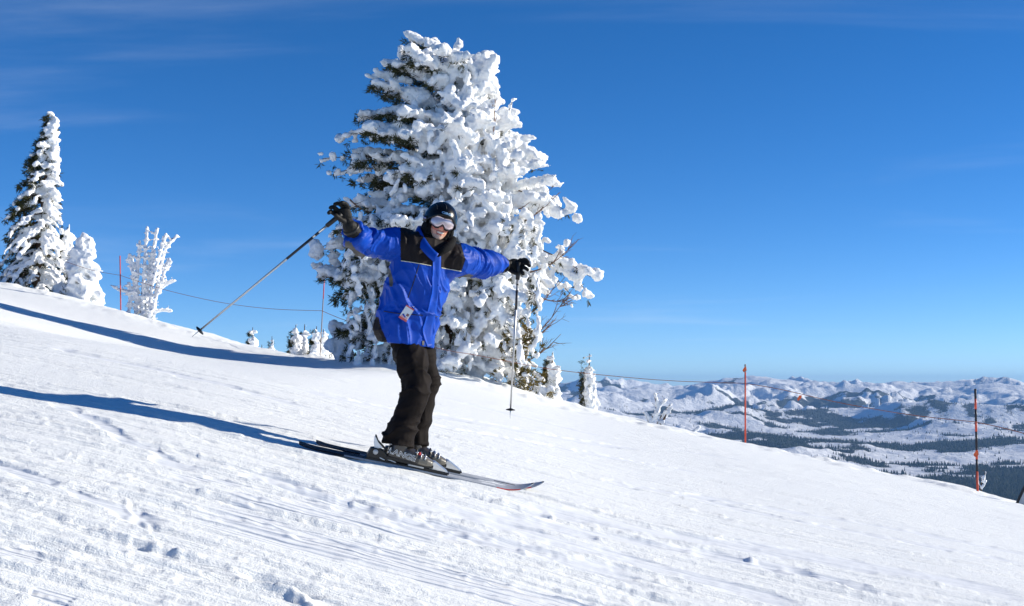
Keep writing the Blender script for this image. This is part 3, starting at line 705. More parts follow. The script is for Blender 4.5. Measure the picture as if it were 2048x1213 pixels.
fir('slimmest fir standing apart between the big pine and the red pole', 1180, 36.5, at(1180, 708, 36.5).z - ground_at(1180, 36.5).z + 0.1, 0.18, 15, right=0.75, left=1.1, levels=24, per=6, cover=0.88, wind=0.22, group=G3, lump=(.026, .048), trunk_r=0.03, pw=0.75, tuft=0.09, voxel=0.036, lee=0, droop=0.3)

# frosted bare stems
def frosted(name, label, base, stems, seed, voxel=0.04, spikes=14, cat='tree', group=None, size=1.0):
    r = np.random.default_rng(seed); root = empty(name, base); tag(root, label, cat, group); sn = Snow()
    for pts, rad in stems:
        pts = smooth_poly(np.array(pts, float), 14); P_ = Parts(); V, Fc = tube_np(pts, np.linspace(rad, rad * 0.35, 14), 6); P_.add(V, Fc); P_.build('stem', M_BARK, root)
        L = np.linalg.norm(np.diff(pts, axis=0), axis=1).sum()
        for q in np.linspace(0.02, 1, max(6, int(L / 0.07))):
            i = min(int(q * 13), 12); p = pts[i] + (pts[i + 1] - pts[i]) * (q * 13 - i)
            sn.add(p + WIND * 0.03 * size, pts[i + 1] - pts[i], 0.07 * size, (0.045 + 0.02 * r.random()) * size)
        P2 = Parts()
        for _ in range(int(spikes * L)):
            q = r.uniform(0.05, 1); i = min(int(q * 13), 12); a = r.normal(0, 1, 3); a[2] = abs(a[2]) * 0.3; a = unit(a + WIND * 0.6) * r.uniform(.06, .2) * size; s0 = pts[i]
            V, Fc = tube_np(np.array([s0, s0 + a]), [.006, .003], 3); P2.add(V, Fc)
            for g in (0.45, 0.9): sn.add(s0 + a * g, a, 0.045 * size, 0.026 * size)
        if P2.v: tag(P2.build('twigs', M_BARK, root), kind='stuff')
    tag(sn.build('snow_cover', root, voxel, 0.012, 9, seed), kind='stuff'); return root
def rel(base, px, py, Y): return at(px, py, Y) - base
b0 = ground_at(292, 46.5, -0.1); S = lambda *q: [tuple(rel(b0, px, py, 46.5 + dy)) for px, py, dy in q]
frosted('frosted_shrub', 'clump of bare upright stems crusted white with frost on the crest', b0,
        [(S((283, 638, 0), (286, 560, 0), (293, 457, 0)), .05), (S((290, 640, .2), (297, 550, .2), (313, 460, .2)), .05), (S((297, 640, -.1), (305, 560, -.1), (330, 470, -.1)), .045),
         (S((305, 640, .1), (315, 560, .1), (330, 500, .1), (352, 474, .1)), .045), (S((270, 636, .1), (272, 570, .1), (278, 485, .1)), .04), (S((256, 634, 0), (258, 600, 0), (257, 568, 0)), .035),
         (S((262, 585, 0), (240, 582, 0), (226, 574, 0)), .02), (S((310, 590, 0), (330, 568, 0), (348, 563, 0)), .02), (S((305, 628, 0), (320, 622, 0), (340, 623, 0)), .03), (S((270, 560, 0), (262, 540, 0), (258, 512, 0)), .03), (S((280, 625, .2), (266, 560, .2), (262, 520, .2)), .03), (S((300, 630, -.2), (322, 560, -.2), (336, 520, -.2)), .03), (S((288, 600, .1), (304, 540, .1), (306, 500, .1)), .03)], 31, spikes=36, size=1.2, voxel=0.034)
b0 = ground_at(1312, 33.5, -0.05); S = lambda *q: [tuple(rel(b0, px, py, 33.5 + dy)) for px, py, dy in q]
frosted('frosted_snag', 'low broken snag with forked frosted branches on the crest', b0,
        [(S((1298, 856, 0), (1310, 825, 0), (1330, 800, 0)), .05), (S((1312, 858, .1), (1322, 835, .1), (1340, 810, .1)), .04), (S((1310, 838, 0), (1313, 812, 0), (1308, 788, 0)), .03), (S((1322, 850, 0), (1332, 832, 0), (1341, 818, 0)), .04),
         (S((1300, 850, 0), (1293, 835, 0), (1289, 826, 0)), .02)], 32, size=0.9)
b0 = ground_at(1386, 33.0, -0.05); S = lambda *q: [tuple(rel(b0, px, py, 33.0 + dy)) for px, py, dy in q]
frosted('snowy_stub', 'small snow-covered branch stub poking out right of the snag', b0, [(S((1380, 872, 0), (1388, 862, 0), (1396, 856, 0)), .05)], 33)
b0 = ground_at(1962, 28.6, -0.05); S = lambda *q: [tuple(rel(b0, px, py, 28.6 + dy)) for px, py, dy in q]
frosted('frosted_sapling', 'tiny frosted sapling just right of the striped pole', b0,
        [(S((1962, 985, 0), (1963, 968, 0), (1964, 953, 0)), .02), (S((1962, 978, 0), (1968, 970, 0), (1971, 962, 0)), .012), (S((1962, 978, 0), (1957, 970, 0), (1955, 963, 0)), .012), (S((1966, 960, 0), (1969, 950, 0), (1970, 944, 0)), .01)], 34, voxel=0.02, size=0.45)

# ---------------------------------------------------------------- the skier
from mathutils.bvhtree import BVHTree
NT, NP = gpx(603, 886), gpx(1050, 981)                      # near ski on the snow: tail and tip
SKI_D = (NP - NT) / np.linalg.norm(NP - NT)
SY = float(gpx(815, 936)[1]) + 0.14                         # depth of the skier's middle
def K(px, py, dy=0.0): return np.array(at(px, py, SY + dy))
MPX = SY / F

def remesh(V, Fc, voxel, smooth=2, factor=0.5):
    me = bpy.data.meshes.new('tmp'); me.from_pydata([tuple(p) for p in V], [], [tuple(q) for q in Fc]); me.update()
    o = bpy.data.objects.new('tmp', me); COL.objects.link(o)
    md = o.modifiers.new('r', 'REMESH'); md.mode = 'VOXEL'; md.voxel_size = voxel
    if smooth: ms = o.modifiers.new('s', 'SMOOTH'); ms.iterations = smooth; ms.factor = factor
    dg = bpy.context.evaluated_depsgraph_get(); m2 = bpy.data.meshes.new_from_object(o.evaluated_get(dg))
    bpy.data.objects.remove(o); bpy.data.meshes.remove(me)
    n = len(m2.vertices); co = np.empty(n * 3, np.float32); m2.vertices.foreach_get('co', co)
    no = np.empty(n * 3, np.float32); m2.vertices.foreach_get('normal', no)
    nf = len(m2.polygons); q = np.empty(nf * 4, np.int32); m2.loops.foreach_get('vertex_index', q)
    bpy.data.meshes.remove(m2)
    return co.reshape(-1, 3).astype(float), q.reshape(-1, 4), no.reshape(-1, 3).astype(float)
class Blob(Parts):
    """closed shapes that are fused into one surface"""
    def ell(s, c, r, R=None, n=2):
        bm_ = bmesh.new(); bmesh.ops.create_icosphere(bm_, subdivisions=n, radius=1.0)
        V = np.array([v_.co[:] for v_ in bm_.verts]) * np.asarray(r); Fc = [[q.index for q in f_.verts] for f_ in bm_.faces]; bm_.free()
        if R is not None: V = V @ np.asarray(R).T
        s.add(V + np.asarray(c), Fc)
    def chain(s, pts, rad, sides=14, n=None, ends=(1, 1)):
        pts = np.asarray(pts, float); rad = np.asarray(rad, float)
        if n:
            t0 = np.linspace(0, 1, len(pts)); pts = smooth_poly(pts, n); rad = np.interp(np.linspace(0, 1, n), t0, rad)
        V, Fc = tube_np(pts, rad, sides); s.add(V, Fc)
        for p, r_, on in ((pts[0], rad[0], ends[0]), (pts[-1], rad[-1], ends[1])):
            if on: s.ell(p, (r_ * .99,) * 3)
    def rings(s, rr, sides=28):
        """rr: list of (centre, axis_a, axis_b) with lengths built in; superellipse cross-sections"""
        V = []
        a = np.arange(sides) / sides * 2 * np.pi; ca, sa = np.cos(a), np.sin(a); e = 0.86
        ca, sa = np.sign(ca) * np.abs(ca) ** e, np.sign(sa) * np.abs(sa) ** e
        for c, ax, bx in rr: V.append(np.asarray(c) + ca[:, None] * ax + sa[:, None] * bx)
        V = np.concatenate(V); n = len(rr); Fc = []
        for i in range(n - 1):
            for k in range(sides):
                p, q = i * sides + k, i * sides + (k + 1) % sides; Fc.append((p, q, q + sides, p + sides))
        Fc.append(tuple(range(sides))[::-1]); Fc.append(tuple(range((n - 1) * sides, n * sides))); s.add(V, Fc)
    def done(s, voxel, smooth=2): return remesh(np.concatenate(s.v), s.f, voxel, smooth)
def pix(V):
    """pixel of the photograph at which a point shows"""
    x, y, z = V[:, 0], V[:, 1], V[:, 2]; d = y * cp + z * sp; up = -y * sp + z * cp
    return CX + F * x / d, CY - F * up / d
def in_poly(px, py, poly):
    r_ = np.zeros(px.shape, bool); n = len(poly)
    for i in range(n):
        (x1, y1), (x2, y2) = poly[i], poly[(i + 1) % n]
        c = ((y1 > py) != (y2 > py)) & (px < (x2 - x1) * (py - y1) / (y2 - y1 + 1e-9) + x1); r_ ^= c
    return r_

# materials
M_BLUE = mat('blue_nylon', (0.003, 0.056, 0.40), 0.48, 0.16, var=0.12, scale=9, bump=0.0012, bscale=260)
M_YOKE = mat('charcoal_nylon', (0.016, 0.0115, 0.0115), 0.6, 0.15, var=0.2, scale=9, bump=0.001, bscale=260)
M_GREYP = mat('grey_trim', (0.10, 0.095, 0.09), 0.7, 0.2)
M_TROUSER = mat('dark_brown_cloth', (0.0115, 0.0084, 0.0076), 0.75, 0.10, var=0.25, scale=12, bump=0.0012, bscale=300)
M_GLOVE = mat('black_glove', (0.009, 0.009, 0.009), 0.6, 0.2, var=0.25, scale=30, bump=0.002, bscale=160)
M_BLACK = mat('black_fleece', (0.008, 0.008, 0.009), 0.85, 0.15, var=0.2, scale=40, bump=0.002, bscale=220)
M_SKIN = mat('skin', (0.70, 0.36, 0.25), 0.5, 0.35, var=0.10, scale=60)
M_RUDDY = mat('ruddy_cheek', (0.62, 0.20, 0.15), 0.5, 0.35, var=0.10, scale=60)
M_LIP = mat('lips', (0.42, 0.13, 0.10), 0.45, 0.4)
M_STUBBLE = mat('white_stubble', (0.60, 0.40, 0.32), 0.7, 0.2, var=0.2, scale=250)
M_TEETH = mat('teeth', (0.75, 0.70, 0.6), 0.3, 0.4)
M_HELMET = mat('helmet_black', (0.003, 0.0035, 0.005), 0.26, 0.32)
M_RUBBER = mat('black_plastic', (0.012, 0.012, 0.013), 0.45, 0.4)
M_LENS = mat('mirrored_rose_lens', (0.60, 0.48, 0.51), 0.22, 0.6, metal=0.45, coat=0.6)
M_LOGO = mat('pale_blue_print', (0.16, 0.33, 0.55), 0.5, 0.3)
M_STRAPLOGO = mat('lilac_print', (0.35, 0.33, 0.55), 0.6, 0.2)
M_PIPING = mat('cream_piping', (0.62, 0.60, 0.46), 0.6, 0.3)
M_ZIP = mat('zip_tape', (0.020, 0.021, 0.028), 0.55, 0.4)
M_WHITE = mat('white_print', (0.74, 0.76, 0.78), 0.5, 0.3)
M_RED = mat('red_print', (0.60, 0.045, 0.04), 0.45, 0.35)
M_BOOT = mat('boot_shell', (0.030, 0.026, 0.024), 0.3, 0.5, coat=0.3)
M_BOOTTOE = mat('smoked_boot_toe', (0.14, 0.125, 0.10), 0.25, 0.5, coat=0.4)
M_METAL = mat('silver_metal', (0.62, 0.63, 0.64), 0.3, 0.5, metal=0.85)
M_SKITOP = mat('ski_top_grey', (0.48, 0.49, 0.50), 0.35, 0.4, var=0.15, scale=14, coat=0.3)
M_SKIBLACK = mat('ski_black', (0.010, 0.008, 0.014), 0.5, 0.25)
M_SKIWALL = mat('ski_side', (0.26, 0.29, 0.34), 0.4, 0.4)
M_SHAFT = mat('pole_shaft_silver', (0.55, 0.54, 0.52), 0.35, 0.5, metal=0.5)

def add_wrinkles(m, scale, dist, stretch):
    t = m.node_tree; b = t.nodes['Principled BSDF']; prev = b.inputs['Normal'].links[0].from_socket if b.inputs['Normal'].links else None
    tcn = t.nodes.new('ShaderNodeTexCoord'); mp_ = t.nodes.new('ShaderNodeMapping'); mp_.inputs['Scale'].default_value = stretch; mp_.inputs['Rotation'].default_value = (0, 0.35, 0)
    t.links.new(tcn.outputs['Object'], mp_.inputs[0]); n = t.nodes.new('ShaderNodeTexNoise'); n.noise_type = 'RIDGED_MULTIFRACTAL'; n.inputs['Scale'].default_value = scale; n.inputs['Detail'].default_value = 2.5; n.inputs['Distortion'].default_value = 0.5
    t.links.new(mp_.outputs[0], n.inputs['Vector']); bp_ = t.nodes.new('ShaderNodeBump'); bp_.inputs['Distance'].default_value = dist; t.links.new(n.outputs[0], bp_.inputs['Height'])
    if prev is not None: t.links.new(prev, bp_.inputs['Normal'])
    t.links.new(bp_.outputs[0], b.inputs['Normal'])
add_wrinkles(M_BLUE, 6.0, 0.022, (1.2, 1, 0.8)); add_wrinkles(M_TROUSER, 7.0, 0.022, (0.8, 0.8, 1.5)); add_wrinkles(M_YOKE, 6.0, 0.016, (1.3, 1, .7))

person = empty('person', Vector(K(812, 930)))
tag(person, 'skier in blue jacket and black helmet with arms spread wide on skis', 'person')
PO = np.array(person.location)
def pobj(name, V, Fc, m, parent=None, smooth=True, midx=None):
    """a mesh of the skier, its points given in world space"""
    o = mesh_obj(name, np.asarray(V) - PO, Fc, m, parent or person, smooth, midx); return o

# --- frames
PHI = math.radians(30)
def lat_fwd(L, R, phi=PHI):
    e = unit(R - L); yd = np.array([0, 1., 0]); return e * math.cos(phi) + yd * math.sin(phi), -yd * math.cos(phi) + e * math.sin(phi)
ROLL, YAW, TILT = math.radians(15), math.radians(16), math.radians(-4)
HU = unit(np.array([math.sin(ROLL), 0, math.cos(ROLL)]))
HF = np.array([math.sin(YAW), -math.cos(YAW), math.sin(TILT)]); HF = unit(HF - HU * (HF @ HU)); HR = np.cross(HF, HU)   # right as seen in the picture
HR = HR if HR[0] > 0 else -HR
HC = K(879, 448, -0.02)
HM = np.stack([HR, HU, HF], 1)
def hd(x, y, z): return HC + HM @ np.array([x, y, z])
def hdv(P): return HC + np.asarray(P) @ HM.T

def ski_frame(px, py, toward=0.0):
    g = gpx(px, py); d3 = np.array([SKI_D[0], SKI_D[1], 0.0]); e = 0.4
    z0_, z1_ = base_h(g[0] - SKI_D[0] * e, g[1] - SKI_D[1] * e), base_h(g[0] + SKI_D[0] * e, g[1] + SKI_D[1] * e)
    d3[2] = (z1_ - z0_) / (2 * e); xf = unit(d3)
    sx_ = np.array([-SKI_D[1], SKI_D[0], 0]); sz = (base_h(g[0] + sx_[0] * .1, g[1] + sx_[1] * .1) - base_h(g[0] - sx_[0] * .1, g[1] - sx_[1] * .1)) / .2
    yf = unit(np.array([sx_[0], sx_[1], sz])); zf = unit(np.cross(xf, yf)); zf = unit(zf - yf * math.tan(math.radians(5))); yf = np.cross(zf, xf)      # rolled on to the near edges
    o = np.array([g[0], g[1], np.mean([ground_z(g[0] + SKI_D[0] * s, g[1] + SKI_D[1] * s) - d3[2] * s for s in (-.6, -.3, 0, .3, .6)])])
    return o + zf * 0.006, np.stack([xf, yf, zf], 1)
O1, M1 = ski_frame(815, 939); O2, M2 = ski_frame(843, 934)
DN, DF = float(O1[1] - SY), float(O2[1] - SY)

# --- body: one continuous figure under the clothes
B = Blob()
B.ell(hd(0, 0.030, -0.005), (0.074, 0.092, 0.092), HM, 3); B.ell(hd(0, -0.045, 0.028), (0.060, 0.072, 0.064), HM, 3)
B.ell(hd(0, -0.098, 0.066), (0.027, 0.022, 0.024), HM); B.ell(hd(0, -0.085, 0.045), (0.044, 0.030, 0.040), HM)
for s_ in (-1, 1):
    B.ell(hd(s_ * 0.036, -0.030, 0.066), (0.026, 0.024, 0.024), HM); B.ell(hd(s_ * 0.012, -0.036, 0.100), (0.010, 0.008, 0.011), HM)
    B.ell(hd(s_ * 0.076, -0.005, -0.01), (0.012, 0.03, 0.02), HM)
B.ell(hd(0, -0.012, 0.094), (0.011, 0.030, 0.014), HM); B.ell(hd(0, -0.032, 0.106), (0.013, 0.011, 0.014), HM)
B.ell(hd(0, -0.057, 0.090), (0.027, 0.007, 0.010), HM); B.ell(hd(0, -0.080, 0.086), (0.024, 0.007, 0.010), HM)
neck = K(866, 503, 0.03); chest = K(852, 560, 0.02); pel = K(815, 655, 0.03)
B.chain([hd(0, -0.04, -0.02), neck, chest, K(835, 610, .02), pel], [0.055, 0.058, 0.13, 0.12, 0.13], 14, 16)
RS, RE, RW = K(800, 492, -0.08), K(724, 492, -0.20), K(697, 452, -0.39)
LS, LE, LW = K(925, 515, 0.08), K(970, 532, 0.27), K(1012, 531, 0.43)
B.chain([chest, RS, RE, RW], [0.09, 0.065, 0.045, 0.032], 12, 14); B.chain([chest, LS, LE, LW], [0.09, 0.065, 0.045, 0.032], 12, 14)
NH, NK, NA = K(812, 660, -0.02), K(832, 772, DN * .7), K(795, 893, DN)
FH, FK, FA = K(838, 660, 0.10), K(856, 772, DF * .8 + .03), K(830, 888, DF)
B.chain([NH, NK, NA], [0.085, 0.058, 0.042], 12, 12); B.chain([FH, FK, FA], [0.085, 0.058, 0.042], 12, 12)
bv, bf, bn = B.done(0.0065, 1)
fc_ = bv[bf].mean(1); loc_ = (fc_ - HC) @ HM
mi = np.zeros(len(bf), int); front = loc_[:, 2] > 0.03
mi[front & (loc_[:, 1] < -0.083) & (loc_[:, 1] > -0.13)] = 2
mi[front & (np.abs(loc_[:, 1] + 0.0675) < 0.016) & (np.abs(loc_[:, 0]) < 0.030) & (loc_[:, 2] > 0.084)] = 3
mi[front & (np.hypot(np.abs(loc_[:, 0]) - 0.036, loc_[:, 1] + 0.034) < 0.022)] = 1
mi[front & (np.hypot(loc_[:, 0], loc_[:, 1] + 0.032) < 0.013)] = 1
body = pobj('body', bv, bf, [M_SKIN, M_RUDDY, M_STUBBLE, M_LIP], midx=mi)
T_ = Blob(); T_.ell(hd(0.002, -0.0665, 0.0915), (0.025, 0.0080, 0.006), HM); pobj('teeth', np.concatenate(T_.v), T_.f, M_TEETH, body)

# --- trousers
TR = Blob()
TR.chain([K(812, 640, .03), K(816, 690, 0.01), K(825, 730, DN * .5), K(833, 768, DN * .8), K(826, 800, DN), K(812, 840, DN), K(802, 868, DN), K(797, 891, DN)],
         [0.10, 0.118, 0.108, 0.090, 0.081, 0.090, 0.108, 0.115], 20, 30, (1, 0))
TR.chain([K(834, 640, .06), K(838, 690, 0.07), K(848, 730, DF * .6 + .05), K(857, 768, DF * .8 + .03), K(850, 800, DF), K(839, 840, DF), K(832, 864, DF), K(828, 886, DF)],
         [0.09, 0.105, 0.090, 0.077, 0.072, 0.076, 0.088, 0.092], 20, 30, (1, 0))
tv, tfc, tn = TR.done(0.008, 2)
px_, py_ = pix(tv)
fold = lambda P, seed: 1 - 1.8 * np.abs(noise3(P, seed)) ** 0.65
wk = np.exp(-((py_ - 785) / 26) ** 2) + 0.9 * np.exp(-((py_ - 872) / 22) ** 2) + 0.35
q_ = np.stack([tv[:, 0] * 5 + tv[:, 2] * 3.0, tv[:, 1] * 5, tv[:, 2] * 17 - tv[:, 0] * 7], 1)
dsp = 0.017 * wk * fold(q_ + 0.6 * noise3(tv * 6, 5)[:, None], 71) + 0.006 * fold(tv * np.array([11, 11, 6]), 73) * 1.0
tv = tv + tn * dsp[:, None]
pobj('trousers', tv, tfc, M_TROUSER)

# --- jacket
J = Blob()
RINGS = [((760, 683), (866, 697)), ((750, 662), (868, 668)), ((757, 632), (873, 640)), ((765, 600), (881, 612)), ((773, 570), (892, 583)), ((781, 543), (903, 556)),
         ((788, 517), (916, 532)), ((796, 492), (927, 512)), ((808, 472), (924, 493)), ((828, 465), (914, 489)), ((848, 476), (903, 495))]
DEP = [0.145, 0.150, 0.148, 0.146, 0.146, 0.146, 0.142, 0.130, 0.108, 0.082, 0.060]
rr = []
for (l, r_), b_ in zip(RINGS, DEP):
    L_, R_ = K(*l), K(*r_); la, fw = lat_fwd(L_, R_); w = np.linalg.norm(R_ - L_) / 2
    a_ = math.sqrt(max(w * w - (b_ * math.sin(PHI)) ** 2, 0.0004)) / math.cos(PHI)
    rr.append(((L_ + R_) / 2 + np.array([0, 0.035 if b_ < 0.09 else 0.0, 0]), la * a_, fw * b_))
J.rings(rr, 36)
RARM = [K(822, 498, -0.03), K(800, 491, -0.07), K(765, 489, -0.13), K(728, 486, -0.20), K(712, 474, -0.29), K(706, 466, -0.35)]
LARM = [K(905, 520, 0.04), K(925, 521, 0.09), K(950, 527, 0.19), K(974, 529, 0.29), K(1000, 530, 0.40)]
J.chain(RARM, [0.115, 0.114, 0.104, 0.088, 0.078, 0.072], 20, 26, (1, 0))
J.chain(LARM, [0.115, 0.108, 0.094, 0.079, 0.063], 20, 26, (1, 0))
jv, jf, jn = J.done(0.0055, 3)
def arm_w(path, r0):
    p = smooth_poly(np.array(path), 30); d = np.full(len(jv), 9.); t = np.zeros(len(jv))
    for i, c in enumerate(p):
        q = np.linalg.norm(jv - c, axis=1); m_ = q < d; d[m_] = q[m_]; t[m_] = i / 29
    return d, t
px_, py_ = pix(jv)
dr, tr_ = arm_w(RARM, 0); dl, tl_ = arm_w(LARM, 0)
wr = sstep(0.30, 0.50, tr_) * (px_ < 800); wl = sstep(0.22, 0.45, tl_) * (px_ > 905)
wt = 1 - np.maximum(wr, wl)
rx = unit(RARM[-3] - RARM[1]); lx = unit(LARM[-1] - LARM[1])
def armfold(axis, seed, k=15):
    ax = jv @ axis; qq = np.stack([ax * k + 2.2 * noise3(jv * 4.5, seed), jv[:, 1] * 5 + ax * 3, jv[:, 2] * 5 + ax * 4], 1)
    return 0.75 * fold(qq, seed + 1) + 0.35 * fold(qq * 2.1, seed + 2)
tors = np.stack([jv[:, 0] * 9 + jv[:, 2] * 3.2, jv[:, 1] * 6, jv[:, 2] * 3.2 - jv[:, 0] * 1.5], 1) + 0.7 * noise3(jv * 5, 81)[:, None]
waist = np.exp(-((py_ - 612 - (px_ - 820) * .1) / 14) ** 2)
t_f = 0.020 * fold(tors, 83) + 0.012 * fold(tors * 2.0 + 3, 85) + 0.006 * waist * fold(np.stack([jv[:, 0] * 4, jv[:, 1] * 4, jv[:, 2] * 22], 1), 86)
t_f = t_f * (0.45 + 0.55 * sstep(535, 580, py_)) * (1 - 0.75 * sstep(655, 690, py_)) - 0.010 * waist
dsp = wt * t_f + wr * 0.030 * armfold(rx, 91) + wl * 0.027 * armfold(lx, 95)
jv = jv + jn * dsp[:, None]
fcn = jv[jf].mean(1); fx, fy = pix(fcn)
mi = np.zeros(len(jf), int)
mi[in_poly(fx, fy, [(801, 430), (801, 522), (862, 532), (890, 537), (923, 543), (931, 520), (922, 488), (915, 450)])] = 1
mi[in_poly(fx, fy, [(735, 636), (757, 634), (762, 655), (774, 682), (775, 705), (735, 700)])] = 1
mi[in_poly(fx, fy, [(690, 482), (700, 484), (712, 500), (735, 514), (765, 527), (781, 540), (786, 560), (786, 574), (779, 574), (778, 556), (768, 541), (740, 533), (690, 515)])] = 2
mi[in_poly(fx, fy, [(902, 566), (912, 556), (938, 548), (947, 552), (934, 562), (918, 566), (906, 574)])] = 2
jacket = pobj('jacket', jv, jf, [M_BLUE, M_YOKE, M_GREYP], midx=mi)
JB = BVHTree.FromPolygons([tuple(p) for p in jv], [tuple(q) for q in jf])
def on_jacket(px, py, off=0.003, tree=None):
    d = at(px, py, 1.0).normalized(); h = (tree or JB).ray_cast(Vector((0, 0, 0)), d)
    if h[0] is None: h = (tree or JB).find_nearest(Vector(K(px, py, -0.1)))
    n = h[1] if h[1].dot(d) < 0 else -h[1]
    return np.array(h[0] + n * off), np.array(n)
def seam(name, pts, rad, m, parent, off=0.001, n=18):
    pp = smooth_poly(np.array(pts, float), n); P_ = Parts()
    V, Fc = tube_np(np.array([on_jacket(x, y, off)[0] for x, y in pp]), np.full(n, rad), 6); P_.add(V, Fc)
    return pobj(name, np.concatenate(P_.v), P_.f, m, parent)
def strip(name, left, right, m, parent, thick=0.006, n=22, k=5, tree=None):
    l, r_ = smooth_poly(np.array(left, float), n), smooth_poly(np.array(right, float), n); top = []; nrm = []
    for i in range(n):
        for j in range(k):
            f_ = j / (k - 1); p, nn = on_jacket(*(l[i] * (1 - f_) + r_[i] * f_), 0.0, tree); top.append(p); nrm.append(nn)
    top = np.array(top).reshape(n, k, 3); nrm = np.array(nrm).reshape(n, k, 3)
    top[1:-1] = 0.25 * top[:-2] + 0.5 * top[1:-1] + 0.25 * top[2:]
    nrm = nrm.mean((0, 1)) * 0.6 + nrm * 0.4; nrm /= np.linalg.norm(nrm, axis=2)[..., None]
    T = (top + nrm * thick).reshape(-1, 3); Bm = (top - nrm * 0.004).reshape(-1, 3); N = n * k
    idx_ = np.arange(N).reshape(n, k); Fc = []
    for i in range(n - 1):
        for j in range(k - 1): Fc.append((idx_[i, j], idx_[i + 1, j], idx_[i + 1, j + 1], idx_[i, j + 1])); Fc.append(tuple(int(q) + N for q in (idx_[i, j], idx_[i, j + 1], idx_[i + 1, j + 1], idx_[i + 1, j])))
        for j in (0, k - 1): Fc.append((idx_[i, j], idx_[i + 1, j], idx_[i + 1, j] + N, idx_[i, j] + N))
    for i in (0, n - 1):
        for j in range(k - 1): Fc.append((idx_[i, j], idx_[i, j + 1], idx_[i, j + 1] + N, idx_[i, j] + N))
    return pobj(name, np.concatenate([T, Bm]), [tuple(int(z_) for z_ in q) for q in Fc], m, parent)
strip('placket', [(866, 508), (864, 550), (862, 590), (850, 640), (844, 662), (854, 694)], [(881, 502), (880, 545), (876, 590), (868, 640), (864, 665), (865, 692)], M_BLUE, jacket, 0.008)
seam('piping', [(802, 522), (830, 526), (862, 532)], 0.0028, M_PIPING, jacket); seam('piping', [(882, 536), (905, 540), (922, 543)], 0.0028, M_PIPING, jacket)
seam('zip', [(838, 530), (828, 562), (816, 596)], 0.0032, M_ZIP, jacket); seam('zip', [(768, 623), (800, 628), (846, 631)], 0.0032, M_ZIP, jacket); seam('zip', [(870, 633), (876, 634)], 0.003, M_ZIP, jacket, n=6)
strip('hem_tab', [(844, 682), (844, 691)], [(848, 682), (848, 691)], M_ZIP, jacket, 0.004, 6, 3)
# collar: a standing blue band on one side, its black lining turned out on the other
def ribbon(name, lower, upper, m, thick, n=20):
    lo_, hi_ = smooth_poly(np.array([K(*p) for p in lower]), n), smooth_poly(np.array([K(*p) for p in upper]), n); V = []
    axis = np.array(K(868, 490, 0.02))
    for i in range(n):
        for f_ in (0, .35, .7, 1.0):
            p = lo_[i] * (1 - f_) + hi_[i] * f_; o_ = p - axis; o_[2] *= .2; o_ = unit(o_); V.append(p + o_ * (thick * .5 + 0.006 * math.sin(f_ * 3.1)))
        for f_ in (1.0, .7, .35, 0):
            p = lo_[i] * (1 - f_) + hi_[i] * f_; o_ = p - axis; o_[2] *= .2; o_ = unit(o_); V.append(p - o_ * thick * .5)
    Fc = [(8 * i + k, 8 * i + (k + 1) % 8, 8 * i + 8 + (k + 1) % 8, 8 * i + 8 + k) for i in range(n - 1) for k in range(8)] + [tuple(range(7, -1, -1)), tuple(range(8 * n - 8, 8 * n))]
    return pobj(name, V, Fc, m, jacket)
ribbon('collar', [(905, 490, .10), (872, 478, .15), (834, 470, .08), (832, 478, -.09), (840, 495, -.165), (855, 513, -.20), (868, 525, -.205)],
       [(903, 468, .08), (874, 458, .12), (840, 452, .07), (841, 459, -.07), (850, 477, -.145), (864, 496, -.19), (877, 508, -.198)], M_BLUE, 0.012)
CB = Blob(); CB.chain([K(876, 511, -.155), K(886, 502, -.145), K(897, 494, -.115), K(905, 484, -.06), K(907, 478, .02)], [0.014, 0.026, 0.030, 0.026, 0.020], 12, 14)
cv_, cf_, _ = CB.done(0.005, 2); pobj('collar_lining', cv_, cf_, M_BLACK, jacket)

# black neck warmer and hood round the face
NB = Blob()
NB.chain([neck + np.array([0, 0, -0.03]), K(870, 488, 0.02), hd(0, -0.075, -0.005)], [0.085, 0.080, 0.072], 18, 8)
for s_ in np.linspace(-1, 1, 15):
    a = s_ * 2.0; NB.ell(hd(0.071 * math.sin(a), -0.035 - 0.088 * math.cos(a), 0.030 - 0.012 * abs(s_)), (0.017, 0.020, 0.034), HM)
nv, nf_, nn_ = NB.done(0.005, 2); pobj('neck_warmer', nv, nf_, M_BLACK)

# --- helmet
hv = []; nA, nE = 56, 16
def rim(a):     # height of the rim by azimuth, 0 = front
    c = math.cos(a); return 0.046 * max(c, 0) ** 1.5 - 0.045 * (1 - max(c, 0)) ** 1.2 - 0.02 * max(-c, 0)
HOFF = 0.024
def helm(a, e, k=1.0): return np.array([math.sin(a) * math.cos(e) * 0.112 * k, HOFF + math.sin(e) * 0.128 * k, math.cos(a) * math.cos(e) * 0.136 * k])
Fc = []
for i in range(nA):
    a = i / nA * 2 * np.pi; e0 = math.asin(np.clip((rim(a) - HOFF) / 0.128, -0.95, .95))
    for j in range(nE + 1):
        e = e0 + (math.pi / 2 * 0.999 - e0) * (j / nE); hv.append(helm(a, e, 1 + 0.012 * math.exp(-(math.sin(a) * math.cos(e) / 0.22) ** 2) * (math.cos(a) > -2)))
    for j in range(4): e = e0 + 0.30 * j / 3; hv.append(helm(a, e, 0.93 if j else 0.965))
per_ = nE + 5
for i in range(nA):
    i2 = (i + 1) % nA
    for j in range(nE): Fc.append((i * per_ + j, i2 * per_ + j, i2 * per_ + j + 1, i * per_ + j + 1))
    a0, b0_ = i * per_ + nE + 1, i2 * per_ + nE + 1
    Fc.append((i * per_, a0, b0_, i2 * per_))
    for j in range(3): Fc.append((a0 + j, a0 + j + 1, b0_ + j + 1, b0_ + j))
hw = hdv(hv); helmet = pobj('helmet', hw, Fc, M_HELMET)
HB = BVHTree.FromPolygons([tuple(p) for p in hw], Fc)
